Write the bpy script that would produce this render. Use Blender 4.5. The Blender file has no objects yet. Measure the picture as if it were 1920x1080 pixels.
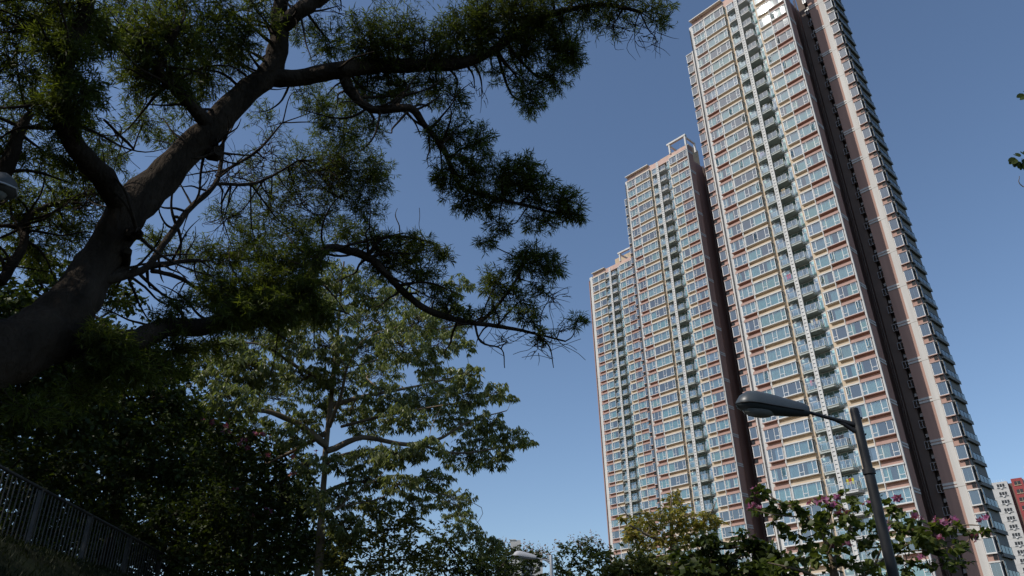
import bpy, math, random
import numpy as np
from mathutils import Vector, Matrix

random.seed(7)
RNG = np.random.default_rng(11)
SC = bpy.context.scene
COL = SC.collection
R = math.radians

# ------------------------------------------------------------------ camera, sky, sun, exposure
EYE = np.array([0.0, 0.0, 1.6])
FPX, PITCH, ROLL = 1445.3, 0.4867, -0.0227          # focal length in pixels of the 1920 px photograph
cp, sp, cr, sr = math.cos(PITCH), math.sin(PITCH), math.cos(ROLL), math.sin(ROLL)
_right0, _up0, _fwd = Vector((1, 0, 0)), Vector((0, -sp, cp)), Vector((0, cp, sp))
_right, _up = _right0 * cr + _up0 * sr, _up0 * cr - _right0 * sr
cam_d = bpy.data.cameras.new('camera')
cam_d.sensor_width = 36.0
cam_d.lens = FPX / 1920 * 36
cam_d.clip_start, cam_d.clip_end = 0.05, 8000
cam = bpy.data.objects.new('camera', cam_d)
m = Matrix((_right, _up, -_fwd)).transposed().to_4x4()
m.translation = Vector(EYE)
cam.matrix_world = m
COL.objects.link(cam)
SC.camera = cam

SUN_AZ, SUN_EL = R(-116.7), R(44.4)                # azimuth from +Y towards +X
world = bpy.data.worlds.new('World')
SC.world = world
world.use_nodes = True
wn = world.node_tree.nodes
sky = wn.new('ShaderNodeTexSky')
sky.sky_type = 'NISHITA'
sky.sun_disc = False
sky.sun_elevation = SUN_EL
sky.sun_rotation = SUN_AZ
sky.altitude = 0
sky.air_density, sky.dust_density, sky.ozone_density = 1.0, .7, 3.0
wn['Background'].inputs['Strength'].default_value = 0.15
world.node_tree.links.new(sky.outputs[0], wn['Background'].inputs['Color'])
sun_d = bpy.data.lights.new('sun', 'SUN')
sun_d.energy = 3.8
sun_d.angle = R(0.53)
sun_d.color = (1.0, 0.94, 0.85)
sun = bpy.data.objects.new('sun', sun_d)
_s = Vector((math.sin(SUN_AZ) * math.cos(SUN_EL), math.cos(SUN_AZ) * math.cos(SUN_EL), math.sin(SUN_EL)))
sun.rotation_euler = _s.to_track_quat('Z', 'Y').to_euler()
sun.location = (-30, -12, 40)
COL.objects.link(sun)
SC.view_settings.view_transform = 'Standard'
SC.view_settings.look = 'None'
SC.view_settings.gamma = 1
SC.view_settings.exposure = -0.20
SC.render.engine = 'CYCLES'
SC.cycles.use_denoising = True
SC.cycles.max_bounces = 6
SC.cycles.transparent_max_bounces = 12
SC.cycles.caustics_reflective = False
SC.cycles.caustics_refractive = False

# ------------------------------------------------------------------ helpers
def ray(x, y):
    a, b = x - 960, y - 540
    u, v = a * cr + b * sr, -a * sr + b * cr
    r = np.array([u, FPX * cp + v * sp, FPX * sp - v * cp])
    return r / np.linalg.norm(r)

def PX(x, y, d):
    """point on the line of sight of pixel x,y at slant distance d"""
    return EYE + ray(x, y) * d

def tag(o, label=None, cat=None, group=None, kind=None):
    for k, v in (('label', label), ('category', cat), ('group', group), ('kind', kind)):
        if v: o[k] = v
    return o

def empty(name, loc, rz=0.0):
    o = bpy.data.objects.new(name, None)
    o.empty_display_size = 0.3
    o.location = loc
    o.rotation_euler = (0, 0, rz)
    COL.objects.link(o)
    return o

def link(name, mesh, parent=None, loc=(0, 0, 0), rot=(0, 0, 0), scale=None):
    o = bpy.data.objects.new(name, mesh)
    o.location = loc
    o.rotation_euler = rot
    if scale: o.scale = scale
    if parent: o.parent = parent
    COL.objects.link(o)
    return o

class MB:
    def __init__(self):
        self.v, self.f, self.m = [], [], []
    def box(self, a, b, mi=0):
        x0, y0, z0 = a; x1, y1, z1 = b
        i = len(self.v)
        self.v += [(x0, y0, z0), (x1, y0, z0), (x1, y1, z0), (x0, y1, z0), (x0, y0, z1), (x1, y0, z1), (x1, y1, z1), (x0, y1, z1)]
        for q in ((0, 3, 2, 1), (4, 5, 6, 7), (0, 1, 5, 4), (1, 2, 6, 5), (2, 3, 7, 6), (3, 0, 4, 7)):
            self.f.append(tuple(i + k for k in q)); self.m.append(mi)
        return self
    def poly(self, pts, mi=0):
        i = len(self.v); self.v += [tuple(p) for p in pts]
        self.f.append(tuple(range(i, i + len(pts)))); self.m.append(mi)
        return self
    def grid(self, rows, mi=0, closed=False):
        """rows: list of equal-length point lists"""
        i = len(self.v); n = len(rows[0])
        for r in rows: self.v += [tuple(p) for p in r]
        for a in range(len(rows) - 1):
            for k in range(n if closed else n - 1):
                k2 = (k + 1) % n
                self.f.append((i + a * n + k, i + a * n + k2, i + (a + 1) * n + k2, i + (a + 1) * n + k)); self.m.append(mi)
        return self
    def tube(self, pts, rad, n=8, mi=0, cap=True, wob=0.0):
        pts = [np.array(p, float) for p in pts]
        rows = []
        t0 = pts[1] - pts[0]; t0 /= np.linalg.norm(t0) + 1e-9
        ref = np.array([0.3, 0.2, 1.0]) if abs(t0[2]) < .9 else np.array([1.0, 0.1, 0])
        nx = np.cross(t0, ref); nx /= np.linalg.norm(nx)
        for k, p in enumerate(pts):
            t = pts[min(k + 1, len(pts) - 1)] - pts[max(k - 1, 0)]
            t /= np.linalg.norm(t) + 1e-9
            nx = nx - t * (nx @ t); nx /= np.linalg.norm(nx) + 1e-9
            ny = np.cross(t, nx)
            r = rad[k]
            rows.append([p + (nx * math.cos(2 * math.pi * j / n) + ny * math.sin(2 * math.pi * j / n)) * r * (1 + wob * random.uniform(-1, 1)) for j in range(n)])
        self.grid(rows, mi, True)
        if cap:
            i = len(self.v)
            self.poly(rows[0][::-1], mi); self.poly(rows[-1], mi)
        return self
    def mesh(self, name, mats, smooth=False):
        me = bpy.data.meshes.new(name)
        me.from_pydata(self.v, [], self.f)
        for mt in mats: me.materials.append(mt)
        if len(mats) > 1: me.polygons.foreach_set('material_index', self.m)
        if smooth: me.polygons.foreach_set('use_smooth', [True] * len(self.f))
        me.update()
        return me

def spline(pts, per=5):
    """Catmull-Rom through rows of numbers"""
    P = np.array(pts, float)
    P = np.vstack([2 * P[0] - P[1], P, 2 * P[-1] - P[-2]])
    out = []
    for i in range(1, len(P) - 2):
        for t in np.linspace(0, 1, per, endpoint=False):
            a, b, c, d = P[i - 1], P[i], P[i + 1], P[i + 2]
            out.append(.5 * (2 * b + (c - a) * t + (2 * a - 5 * b + 4 * c - d) * t * t + (3 * b - a - 3 * c + d) * t ** 3))
    out.append(P[-2])
    return np.array(out)

# ------------------------------------------------------------------ materials
def new_mat(name):
    mt = bpy.data.materials.new(name)
    mt.use_nodes = True
    return mt, mt.node_tree.nodes, mt.node_tree.links

def surf(name, col, rough=.8, var=.12, scale=.6, bump=0.0, bscale=20, metal=0.0, spec=.3, stretch=(1, 1, 1), joint=None):
    """painted / mineral surface with uneven tone, optional relief and horizontal joints every joint metres"""
    mt, n, l = new_mat(name)
    b = n['Principled BSDF']
    b.inputs['Roughness'].default_value = rough
    b.inputs['Metallic'].default_value = metal
    b.inputs['Specular IOR Level'].default_value = spec
    g = n.new('ShaderNodeNewGeometry')
    mp = n.new('ShaderNodeMapping'); mp.inputs['Scale'].default_value = stretch
    l.new(g.outputs['Position'], mp.inputs['Vector'])
    t = n.new('ShaderNodeTexNoise'); t.inputs['Scale'].default_value = scale; t.inputs['Detail'].default_value = 5
    l.new(mp.outputs[0], t.inputs['Vector'])
    cr_ = n.new('ShaderNodeMapRange')
    cr_.inputs['From Min'].default_value, cr_.inputs['From Max'].default_value = .3, .7
    cr_.inputs['To Min'].default_value, cr_.inputs['To Max'].default_value = 1 - var, 1 + var
    l.new(t.outputs['Fac'], cr_.inputs['Value'])
    mx = n.new('ShaderNodeMix'); mx.data_type = 'RGBA'; mx.blend_type = 'MULTIPLY'; mx.inputs['Factor'].default_value = 1
    mx.inputs[6].default_value = (*col, 1)
    l.new(cr_.outputs[0], mx.inputs[7])
    out = mx.outputs[2]
    if joint:
        sx = n.new('ShaderNodeSeparateXYZ'); l.new(g.outputs['Position'], sx.inputs[0])
        a = n.new('ShaderNodeMath'); a.operation = 'ADD'; a.inputs[1].default_value = 100 * joint - .9; l.new(sx.outputs['Z'], a.inputs[0])
        md = n.new('ShaderNodeMath'); md.operation = 'MODULO'; md.inputs[1].default_value = joint; l.new(a.outputs[0], md.inputs[0])
        lt = n.new('ShaderNodeMath'); lt.operation = 'LESS_THAN'; lt.inputs[1].default_value = .07; l.new(md.outputs[0], lt.inputs[0])
        m2 = n.new('ShaderNodeMix'); m2.data_type = 'RGBA'; m2.blend_type = 'MULTIPLY'
        l.new(lt.outputs[0], m2.inputs['Factor']); l.new(out, m2.inputs[6]); m2.inputs[7].default_value = (.55, .53, .5, 1)
        out = m2.outputs[2]
    l.new(out, b.inputs['Base Color'])
    if bump:
        t2 = n.new('ShaderNodeTexNoise'); t2.inputs['Scale'].default_value = bscale; t2.inputs['Detail'].default_value = 6
        l.new(mp.outputs[0], t2.inputs['Vector'])
        bp = n.new('ShaderNodeBump'); bp.inputs['Strength'].default_value = bump; bp.inputs['Distance'].default_value = .02 if bump < .9 else .045
        l.new(t2.outputs['Fac'], bp.inputs['Height']); l.new(bp.outputs[0], b.inputs['Normal'])
    return mt

def leaf_mat(name, cols, rough=.5, trans=.28, spec=.22, glow=(1.5, 1.55, .6)):
    """leaf colour drawn per leaf (mesh island) from cols"""
    mt, n, l = new_mat(name)
    b = n['Principled BSDF']
    b.inputs['Roughness'].default_value = rough
    b.inputs['Specular IOR Level'].default_value = spec
    g = n.new('ShaderNodeNewGeometry')
    rp = n.new('ShaderNodeValToRGB')
    e = rp.color_ramp.elements
    while len(e) < len(cols): e.new(.5)
    for k, c in enumerate(cols):
        e[k].position = k / max(1, len(cols) - 1); e[k].color = (*c, 1)
    l.new(g.outputs['Random Per Island'], rp.inputs[0])
    l.new(rp.outputs[0], b.inputs['Base Color'])
    tr = n.new('ShaderNodeBsdfTranslucent')
    hs = n.new('ShaderNodeMix'); hs.data_type = 'RGBA'; hs.blend_type = 'MULTIPLY'; hs.inputs['Factor'].default_value = 1
    hs.inputs[7].default_value = (*glow, 1)
    l.new(rp.outputs[0], hs.inputs[6]); l.new(hs.outputs[2], tr.inputs['Color'])
    ms = n.new('ShaderNodeMixShader'); ms.inputs[0].default_value = trans
    l.new(b.outputs[0], ms.inputs[1]); l.new(tr.outputs[0], ms.inputs[2])
    l.new(ms.outputs[0], n['Material Output'].inputs['Surface'])
    return mt

def glass_mat(name, tint, refl, rough=.014):
    mt, n, l = new_mat(name)
    n.remove(n['Principled BSDF'])
    tr = n.new('ShaderNodeBsdfTransparent'); tr.inputs[0].default_value = (*tint, 1)
    gl = n.new('ShaderNodeBsdfGlossy'); gl.inputs['Roughness'].default_value = rough; gl.inputs['Color'].default_value = (.95, 1, 1, 1)
    fr = n.new('ShaderNodeLayerWeight'); fr.inputs['Blend'].default_value = .35
    mr = n.new('ShaderNodeMapRange'); mr.inputs['To Min'].default_value = refl; mr.inputs['To Max'].default_value = .85
    l.new(fr.outputs['Fresnel'], mr.inputs['Value'])
    # slightly wavy float glass
    g = n.new('ShaderNodeNewGeometry')
    t = n.new('ShaderNodeTexNoise'); t.inputs['Scale'].default_value = .9; l.new(g.outputs['Position'], t.inputs['Vector'])
    bp = n.new('ShaderNodeBump'); bp.inputs['Strength'].default_value = .05; bp.inputs['Distance'].default_value = .03
    l.new(t.outputs['Fac'], bp.inputs['Height']); l.new(bp.outputs[0], gl.inputs['Normal'])
    ms = n.new('ShaderNodeMixShader')
    l.new(mr.outputs[0], ms.inputs[0]); l.new(tr.outputs[0], ms.inputs[1]); l.new(gl.outputs[0], ms.inputs[2])
    l.new(ms.outputs[0], n['Material Output'].inputs['Surface'])
    return mt

def curtain_mat(name, cols):
    mt, n, l = new_mat(name)
    b = n['Principled BSDF']; b.inputs['Roughness'].default_value = .9; b.inputs['Specular IOR Level'].default_value = .1
    oi = n.new('ShaderNodeObjectInfo')
    rp = n.new('ShaderNodeValToRGB'); rp.color_ramp.interpolation = 'CONSTANT'
    e = rp.color_ramp.elements
    while len(e) < len(cols): e.new(.5)
    for k, c in enumerate(cols):
        e[k].position = k / len(cols); e[k].color = (*c, 1)
    l.new(oi.outputs['Random'], rp.inputs[0]); l.new(rp.outputs[0], b.inputs['Base Color'])
    return mt

M = {}
M['cream'] = surf('cream_paint', (.62, .60, .565), .7, .1, .9, stretch=(1, 1, .15))
M['white'] = surf('white_strip', (.585, .565, .535), .75, .12, .9, stretch=(1, 1, .08), joint=5.8)
M['pink'] = surf('pink_tile', (.42, .265, .215), .75, .11, .9, stretch=(1, 1, .1), joint=5.8)
M['pink_pale'] = surf('pale_pink_render', (.56, .385, .32), .75, .1, .9, stretch=(1, 1, .2))
M['pink_sill'] = surf('pink_sill', (.43, .29, .25), .7, .1, .9)
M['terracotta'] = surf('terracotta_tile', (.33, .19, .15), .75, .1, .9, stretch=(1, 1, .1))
M['orange'] = surf('apricot_render', (.56, .445, .32), .8, .1, .9, stretch=(1, 1, .2))
M['tan'] = surf('tan_render', (.50, .385, .26), .8, .05, .5)
M['brown'] = surf('brown_tile', (.17, .13, .11), .8, .1, .5)
M['grey_wall'] = surf('grey_render', (.52, .51, .49), .8, .08, .5)
M['flank'] = surf('shaded_flank_render', (.24, .235, .22), .85, .1, .5)  # grey render darkened to carry the shade of the far side face
M['green_slab'] = surf('grey_green_paint', (.44, .465, .43), .75, .08, .9)
M['slab_white'] = surf('off_white_slab', (.62, .61, .59), .75, .06, .5)
M['frame'] = surf('white_aluminium', (.74, .735, .72), .5, .06, .9, spec=.35)
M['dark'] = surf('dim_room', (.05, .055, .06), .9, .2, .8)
M['glass'] = glass_mat('tinted_window_glass', (.68, .90, .88), .17)
M['rail_glass'] = glass_mat('balcony_glass', (.72, .80, .78), .16)
M['curtain'] = curtain_mat('curtain_cloth', [(.58, .80, .75), (.50, .72, .71), (.68, .82, .78), (.60, .57, .70), (.74, .80, .78), (.50, .60, .66), (.64, .76, .62), (.74, .71, .60), (.60, .80, .77), (.40, .50, .56), (.78, .80, .79), (.62, .72, .74)])
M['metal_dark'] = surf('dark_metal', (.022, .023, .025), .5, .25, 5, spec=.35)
M['rail_dark'] = glass_mat('shaded_balcony_glass', (.35, .42, .40), .05)  # balcony glass tinted darker for the shade on the far side face
M['metal_grey'] = surf('galvanised_grey', (.42, .43, .44), .45, .08, 3, metal=.4)
M['ac'] = surf('air_conditioner_white', (.5, .5, .48), .6, .1, 2)
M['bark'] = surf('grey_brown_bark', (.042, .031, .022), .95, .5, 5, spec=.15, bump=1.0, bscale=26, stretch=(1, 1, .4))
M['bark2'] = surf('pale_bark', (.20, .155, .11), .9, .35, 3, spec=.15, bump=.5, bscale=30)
M['twig'] = surf('twig_bark', (.05, .037, .026), .9, .25, 6, spec=.1)
M['soil'] = surf('leaf_litter', (.07, .06, .035), .95, .35, 1.3, bump=.6, bscale=9)
M['grass'] = surf('ground_cover', (.018, .020, .009), .98, .5, 1.1, spec=.05, bump=.7, bscale=14)
M['path'] = surf('concrete_path', (.13, .125, .115), .9, .15, 1.5, bump=.2, bscale=60)
M['acacia'] = leaf_mat('sickle_leaf', [(.04, .050, .013), (.06, .073, .017), (.10, .118, .026), (.05, .062, .016), (.13, .15, .034)], .5, .42, glow=(2.0, 2.15, .75))
M['floss'] = leaf_mat('palmate_leaf', [(.115, .132, .056), (.155, .175, .072), (.21, .23, .10), (.125, .142, .06)], .38, .40, .42, glow=(1.8, 1.9, .7))
M['broad'] = leaf_mat('broad_leaf', [(.028, .04, .010), (.04, .055, .012), (.055, .075, .016), (.032, .045, .011)], .5, .3)
M['bauh'] = leaf_mat('butterfly_leaf', [(.055, .078, .02), (.075, .102, .026), (.13, .155, .042), (.05, .07, .02)], .45, .36)
M['yellow'] = leaf_mat('yellowing_leaf', [(.30, .26, .06), (.21, .20, .05), (.36, .28, .08), (.17, .18, .045), (.33, .22, .06)], .5, .4)
M['olive'] = leaf_mat('olive_leaf', [(.10, .112, .03), (.18, .175, .045), (.07, .09, .026), (.26, .235, .06)], .45, .3)
M['petal'] = leaf_mat('magenta_petal', [(.30, .07, .19), (.40, .15, .29), (.25, .05, .15), (.48, .30, .40)], .6, .35, .2)
M['petal_pale'] = leaf_mat('pale_petal', [(.42, .32, .35), (.34, .27, .29), (.30, .22, .22)], .6, .3, .2)
M['red'] = surf('red_paint', (.33, .065, .065), .7, .1, .5)
M['lens'] = surf('lamp_diffuser', (.22, .23, .22), .2, .05, 3, spec=.6)

# ------------------------------------------------------------------ ground
def hz(x, y):
    """height of the ground: flat to the right, a planted bank rising on the left"""
    x = np.asarray(x, float); y = np.asarray(y, float)
    t = np.clip((-2.6 - x) / 5.0, 0, 1); a = 3.75 * t * t * (3 - 2 * t)
    b = np.clip((-9.5 - x) / 30.0, 0, 1); b = 9.0 * b * b * (3 - 2 * b)
    fade = 1 - np.clip((np.abs(y - 10) - 60) / 80.0, 0, 1)
    wob = .12 * np.sin(x * .9 + 1.3) * np.cos(y * .7) * np.clip((-3.2 - x) / 3, 0, 1) * np.clip((np.abs(x + 8.4) - 1.4) / 2, 0, 1)
    return (a + b + wob) * fade

def H0(x, y): return float(hz(x, y))

_s1 = np.concatenate([np.linspace(0, 30, 61), np.geomspace(31.5, 4000, 28)])
gx = np.concatenate([-_s1[:0:-1], _s1]); gy = gx
GX, GY = np.meshgrid(gx, gy)
GZ = hz(GX, GY)
gm = MB(); gm.grid([[(GX[i, j], GY[i, j], GZ[i, j]) for j in range(len(gx))] for i in range(len(gy))])
tag(link('ground', gm.mesh('ground', [M['grass']], True)), kind='structure')
pm = MB()
ys = np.linspace(-12, 110, 40)
pm.grid([[(-1.6, y, .004), (0, y, .012), (2.6, y, .004)] for y in ys])
tag(link('path', pm.mesh('path', [M['path']])), kind='structure')

# ------------------------------------------------------------------ towers
YAW = .8117
O3 = np.array([38.12, 107.82, 0.0])
D3 = np.array([math.cos(YAW), -math.sin(YAW), 0]); N3 = np.array([math.sin(YAW), math.cos(YAW), 0])
FH, ZTOP, ROWS = 2.9, 116.48, 39
WALLB = .62                                        # wall lies this far behind the faces of the bays

def window_meshes(key, w, dep, parts, sill, corn, side_glass=True):
    """A projecting bay: frame mesh, panes (big ones one by one), casements, curtain variants.  Origin: left, front, top of the row."""
    zt, zb = -.20, -1.90
    f = MB()
    f.box((-.05, -.07, -.15), (w + .09, dep, .02), 1)             # head slab
    f.box((-.03, -.05, -2.04), (w + .04, dep, -1.93), 1)          # sill slab
    f.box((0, 0, -1.93), (.09, dep, -.15), 0); f.box((w - .07, 0, -1.93), (w, .09, -.15), 0); f.box((w - .07, dep - .1, -1.93), (w, dep, -.15), 0)
    f.box((.09, 0, -.21), (w - .07, .07, -.15), 0); f.box((.09, 0, -1.93), (w - .07, .07, -1.87), 0)
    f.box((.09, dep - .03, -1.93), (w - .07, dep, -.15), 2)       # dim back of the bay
    f.poly([(w - .03, .09, -1.93), (w - .03, dep - .1, -1.93), (w - .03, dep - .1, -.15), (w - .03, .09, -.15)], 3)
    if key[-1] != 'w': f.box((-.02, .06, .02), (w + .05, dep, .33), 4)   # spandrel standing on the head slab
    big, small = [], []
    for a, b, kind in parts:
        if a > .12: f.box((a - .07, 0, -1.87), (a, .08, -.21), 0)
        if kind == 'c':
            f.box((a, .005, -1.40), (b - .07, .075, -1.33), 0)
            small += [(a, b - .07, -1.87, -1.40), (a, b - .07, -1.33, -.21)]
        else:
            big.append((a, b - .07, -1.87, -.21))
    frame = {}
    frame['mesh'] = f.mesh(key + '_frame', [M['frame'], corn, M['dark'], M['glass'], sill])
    def quad(rs):
        q = MB()
        for a, b, z0, z1 in rs:                                    # panes sit a degree or two out of true, turned to catch the sun's glint
            y0, y1 = .02, .02 + (.036 + .006 * math.sin(a * 9 + len(rs))) * (b - a)
            q.poly([(a, y0, z0), (b, y1, z0), (b, y1, z1), (a, y0, z1)])
        return q
    frame['big'] = [quad([r]).mesh(key + '_pane', [M['glass']]) for r in big]
    frame['small'] = quad(small).mesh(key + '_casement', [M['glass']]) if small else None
    frame['all'] = quad(big + small).mesh(key + '_glazing', [M['glass']])
    cur = []
    for a, b in ((.1, w - .08), (.1, w * .55), (w * .45, w - .08), (.1, w * .3)):
        c = MB(); n = max(6, int((b - a) / .085))
        c.grid([[(a + (b - a) * k / n, .24 + .045 * math.sin(k * 2.1) + .02 * math.sin(k * .9), z) for k in range(n + 1)] for z in (-1.9, -.2)])
        cur.append(c.mesh(key + '_curtain', [M['curtain']]))
    c = MB(); n = max(6, int((w - .2) / .085))                    # two drawn-back curtains
    for a, b in ((.1, w * .36), (w * .64, w - .08)):
        c.grid([[(a + (b - a) * k / 14, .24 + .045 * math.sin(k * 2.1), z) for k in range(15)] for z in (-1.9, -.2)])
    cur.append(c.mesh(key + '_curtain', [M['curtain']]))
    frame['cur'] = cur
    return frame

PARTS = {
    'C': (4.27, [(.12, 1.56, 'b'), (1.58, 2.26, 'c'), (2.28, 3.62, 'b'), (3.64, 4.26, 'c')]),
    'P': (2.40, [(.10, .62, 'c'), (.66, 1.62, 'b'), (1.66, 2.38, 'c')]),
    'R1': (2.10, [(.10, .64, 'c'), (.68, 2.08, 'b')]),
    'R2': (2.82, [(.08, .66, 'c'), (.72, 1.98, 'b'), (2.04, 2.80, 'c')]),
    'W': (1.22, [(.10, 1.20, 'b')]),
    'C2': (2.42, [(.10, .64, 'c'), (.68, 2.40, 'b')]),
}
WM = {}
for k, (w, pt) in PARTS.items():
    WM[k, 'cream'] = window_meshes('bay_' + k.lower(), w, WALLB if k != 'W' else .22, pt, M['pink'] if k in ('P', 'R2') else M['orange'], M['cream'])
    if k not in ('C', 'R1'):
        WM[k, 'pink'] = window_meshes('bay_pink_' + k.lower(), w, WALLB if k != 'W' else .22, pt, M['pink'], M['pink_sill'])

def bal_meshes(mat, key):
    s = MB()
    # slab with a rounded left end, up-stand at the front
    pts = [(4.98, WALLB), (4.98, .25), (5.05, .02), (5.2, -.12), (5.45, -.18), (9.15, -.18), (9.15, WALLB), (9.28, WALLB), (9.28, 1.45), (6.02, 1.45), (6.02, WALLB)]
    top = [(x, y, -2.08) for x, y in pts]; bot = [(x, y, -2.46) for x, y in pts]
    s.grid([bot, top], 0, True); s.poly(top); s.poly(bot[::-1])
    s.box((5.3, -.25, -2.20), (9.2, -.185, -2.10), 0)              # drip ledge on the front
    slab = s.mesh(key + '_slab', [mat])
    r = MB()
    arc = [(5.0, .5), (5.02, .25), (5.1, .05), (5.25, -.08), (5.5, -.13), (6.75, -.13)]
    runs = [arc, [(7.5, -.13), (9.1, -.13), (9.1, .55)]]
    for run in runs:
        r.grid([[(x, y, -2.06) for x, y in run], [(x, y, -1.12) for x, y in run]], 1)
        for (xa, ya), (xb, yb) in zip(run[:-1], run[1:]):
            r.tube([(xa, ya, -1.08), (xb, yb, -1.08)], [.035, .035], 4)
            n = max(1, int(math.hypot(xb - xa, yb - ya) / .75))
            for q in range(n + 1):
                x, y = xa + (xb - xa) * q / n, ya + (yb - ya) * q / n
                r.box((x - .02, y - .02, -2.08), (x + .02, y + .02, -1.09))
    rail = r.mesh(key + '_railing', [M['frame'], M['rail_glass']])
    return slab, rail

BAL = {'white': bal_meshes(M['slab_white'], 'white'), 'green': bal_meshes(M['green_slab'], 'green')}
_d = MB()                                            # glazed door set at the back of a balcony
_d.box((6.06, 1.30, -2.06), (9.26, 1.44, -1.98), 0); _d.box((6.06, 1.30, .26), (9.26, 1.44, .36), 0)
for x in (6.06, 7.1, 8.15, 9.18): _d.box((x, 1.31, -1.98), (x + .08, 1.43, .26), 0)
_d.poly([(6.1, 1.37, -1.98), (9.2, 1.37, -1.98), (9.2, 1.37, .26), (6.1, 1.37, .26)], 1)
DOOR = _d.mesh('balcony_door', [M['frame'], M['glass']])
FLUSH = []                                           # flush windows beside the balcony
for a, b in ((4.70, 6.0), (9.32, 9.98)):
    _d = MB()
    _d.box((a, WALLB - .05, -2.0), (a + .06, WALLB + .02, .1), 0); _d.box((b - .06, WALLB - .05, -2.0), (b, WALLB + .02, .1), 0)
    _d.box((a + .06, WALLB - .05, .02), (b - .06, WALLB + .02, .1), 0); _d.box((a + .06, WALLB - .05, -.72), (b - .06, WALLB + .02, -.66), 0)
    _d.poly([(a + .06, WALLB - .02, -2.0), (b - .06, WALLB - .02, -2.0), (b - .06, WALLB - .02, .02), (a + .06, WALLB - .02, .02)], 1)
    _d.poly([(a, WALLB + .35, -2.0), (b, WALLB + .35, -2.0), (b, WALLB + .35, .1), (a, WALLB + .35, .1)], 2)
    FLUSH.append(_d.mesh('flush_window', [M['frame'], M['glass'], M['curtain']]))
_d = MB()                                            # air conditioner
_d.box((0, 0, 0), (.55, .4, .42), 0); _d.box((.06, -.015, .05), (.40, -.002, .37), 1); _d.box((-.04, -.05, -.06), (.6, .45, -.005), 1)
ACM = _d.mesh('air_conditioner', [M['ac'], M['grey_wall']])
_d = MB()                                            # small projecting kitchen window in the well
_d.box((0, -.3, -.06), (.9, .1, 0), 0); _d.box((0, -.3, .95), (.9, .1, 1.02), 0)
for x in (0, .41, .84): _d.box((x, -.3, 0), (x + .06, -.24, .95), 0)
_d.poly([(.06, -.27, 0), (.84, -.27, 0), (.84, -.27, .95), (.06, -.27, .95)], 1); _d.box((.02, -.05, .01), (.88, .09, .94), 2)
KWIN = _d.mesh('kitchen_window', [M['metal_grey'], M['glass'], M['dark']])
_d = MB()                                            # balcony and awning windows of the far side face
_d.box((0, .9, -2.45), (.3, 4.9, -2.12), 0); _d.box((.3, .85, -2.5), (.37, 4.95, -2.02), 0)
_d.poly([(.26, .95, -2.12), (.26, 4.85, -2.12), (.26, 4.85, -1.1), (.26, .95, -1.1)], 1)
_d.poly([(.0, .95, -2.12), (.26, .95, -2.12), (.26, .95, -1.1), (.0, .95, -1.1)], 1)
_d.box((.23, .92, -1.1), (.29, 4.9, -1.04), 2); _d.box((0, .92, -1.1), (.23, .98, -1.04), 2)
for y in (.95, 2.25, 3.55, 4.85): _d.box((.24, y, -2.12), (.28, y + .04, -1.1), 2)
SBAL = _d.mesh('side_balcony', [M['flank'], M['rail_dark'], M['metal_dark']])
_d = MB()
_d.box((0, 0, -.16), (.3, .8, -.06), 0); _d.box((0, 0, -2.0), (.3, .8, -1.9), 0); _d.box((.0, .0, -1.9), (.06, .8, -.16), 2)
_d.poly([(.27, .05, -1.9), (.27, .75, -1.9), (.27, .75, -.16), (.27, .05, -.16)], 1)
for y in (0, .72): _d.box((.22, y, -1.9), (.3, y + .08, -.16), 0)
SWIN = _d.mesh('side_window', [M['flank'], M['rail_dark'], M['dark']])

SASH = MB()
for a_, b_ in (((0, -.02, -1.12), (.06, .02, 0)), ((.46, -.02, -1.12), (.52, .02, 0)), ((.06, -.02, -.06), (.46, .02, 0)), ((.06, -.02, -1.12), (.46, .02, -1.06))): SASH.box(a_, b_)
SASH.poly([(.06, 0, -1.06), (.46, 0, -1.06), (.46, 0, -.06), (.06, 0, -.06)], 1)
SASH = SASH.mesh('open_sash', [M['frame'], M['glass']])
def add_window(root, kind, col, x, y, z, rng, fine):
    wm = WM[kind, col]
    o = link('bay_window', wm['mesh'], root, (x, y, z))
    if fine:
        for me in wm['big']: link('pane', me, o)
        if wm['small']: link('casement', wm['small'], o)['kind'] = 'stuff'
    else:
        link('glazing', wm['all'], o)['kind'] = 'stuff'
    cs = [a for a, b, kd in PARTS[kind][1] if kd == 'c']
    if fine and cs and rng.random() < .22:
        link('open_sash', SASH, o, (rng.choice(cs), -.02, -.22), (0, 0, -R(rng.uniform(25, 65))))
    q = rng.random()
    ci = 0 if q < .56 else 1 if q < .63 else 2 if q < .70 else 3 if q < .77 else 4 if q < .88 else None
    if ci is not None: link('curtain', wm['cur'][ci], o)
    return o

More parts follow.
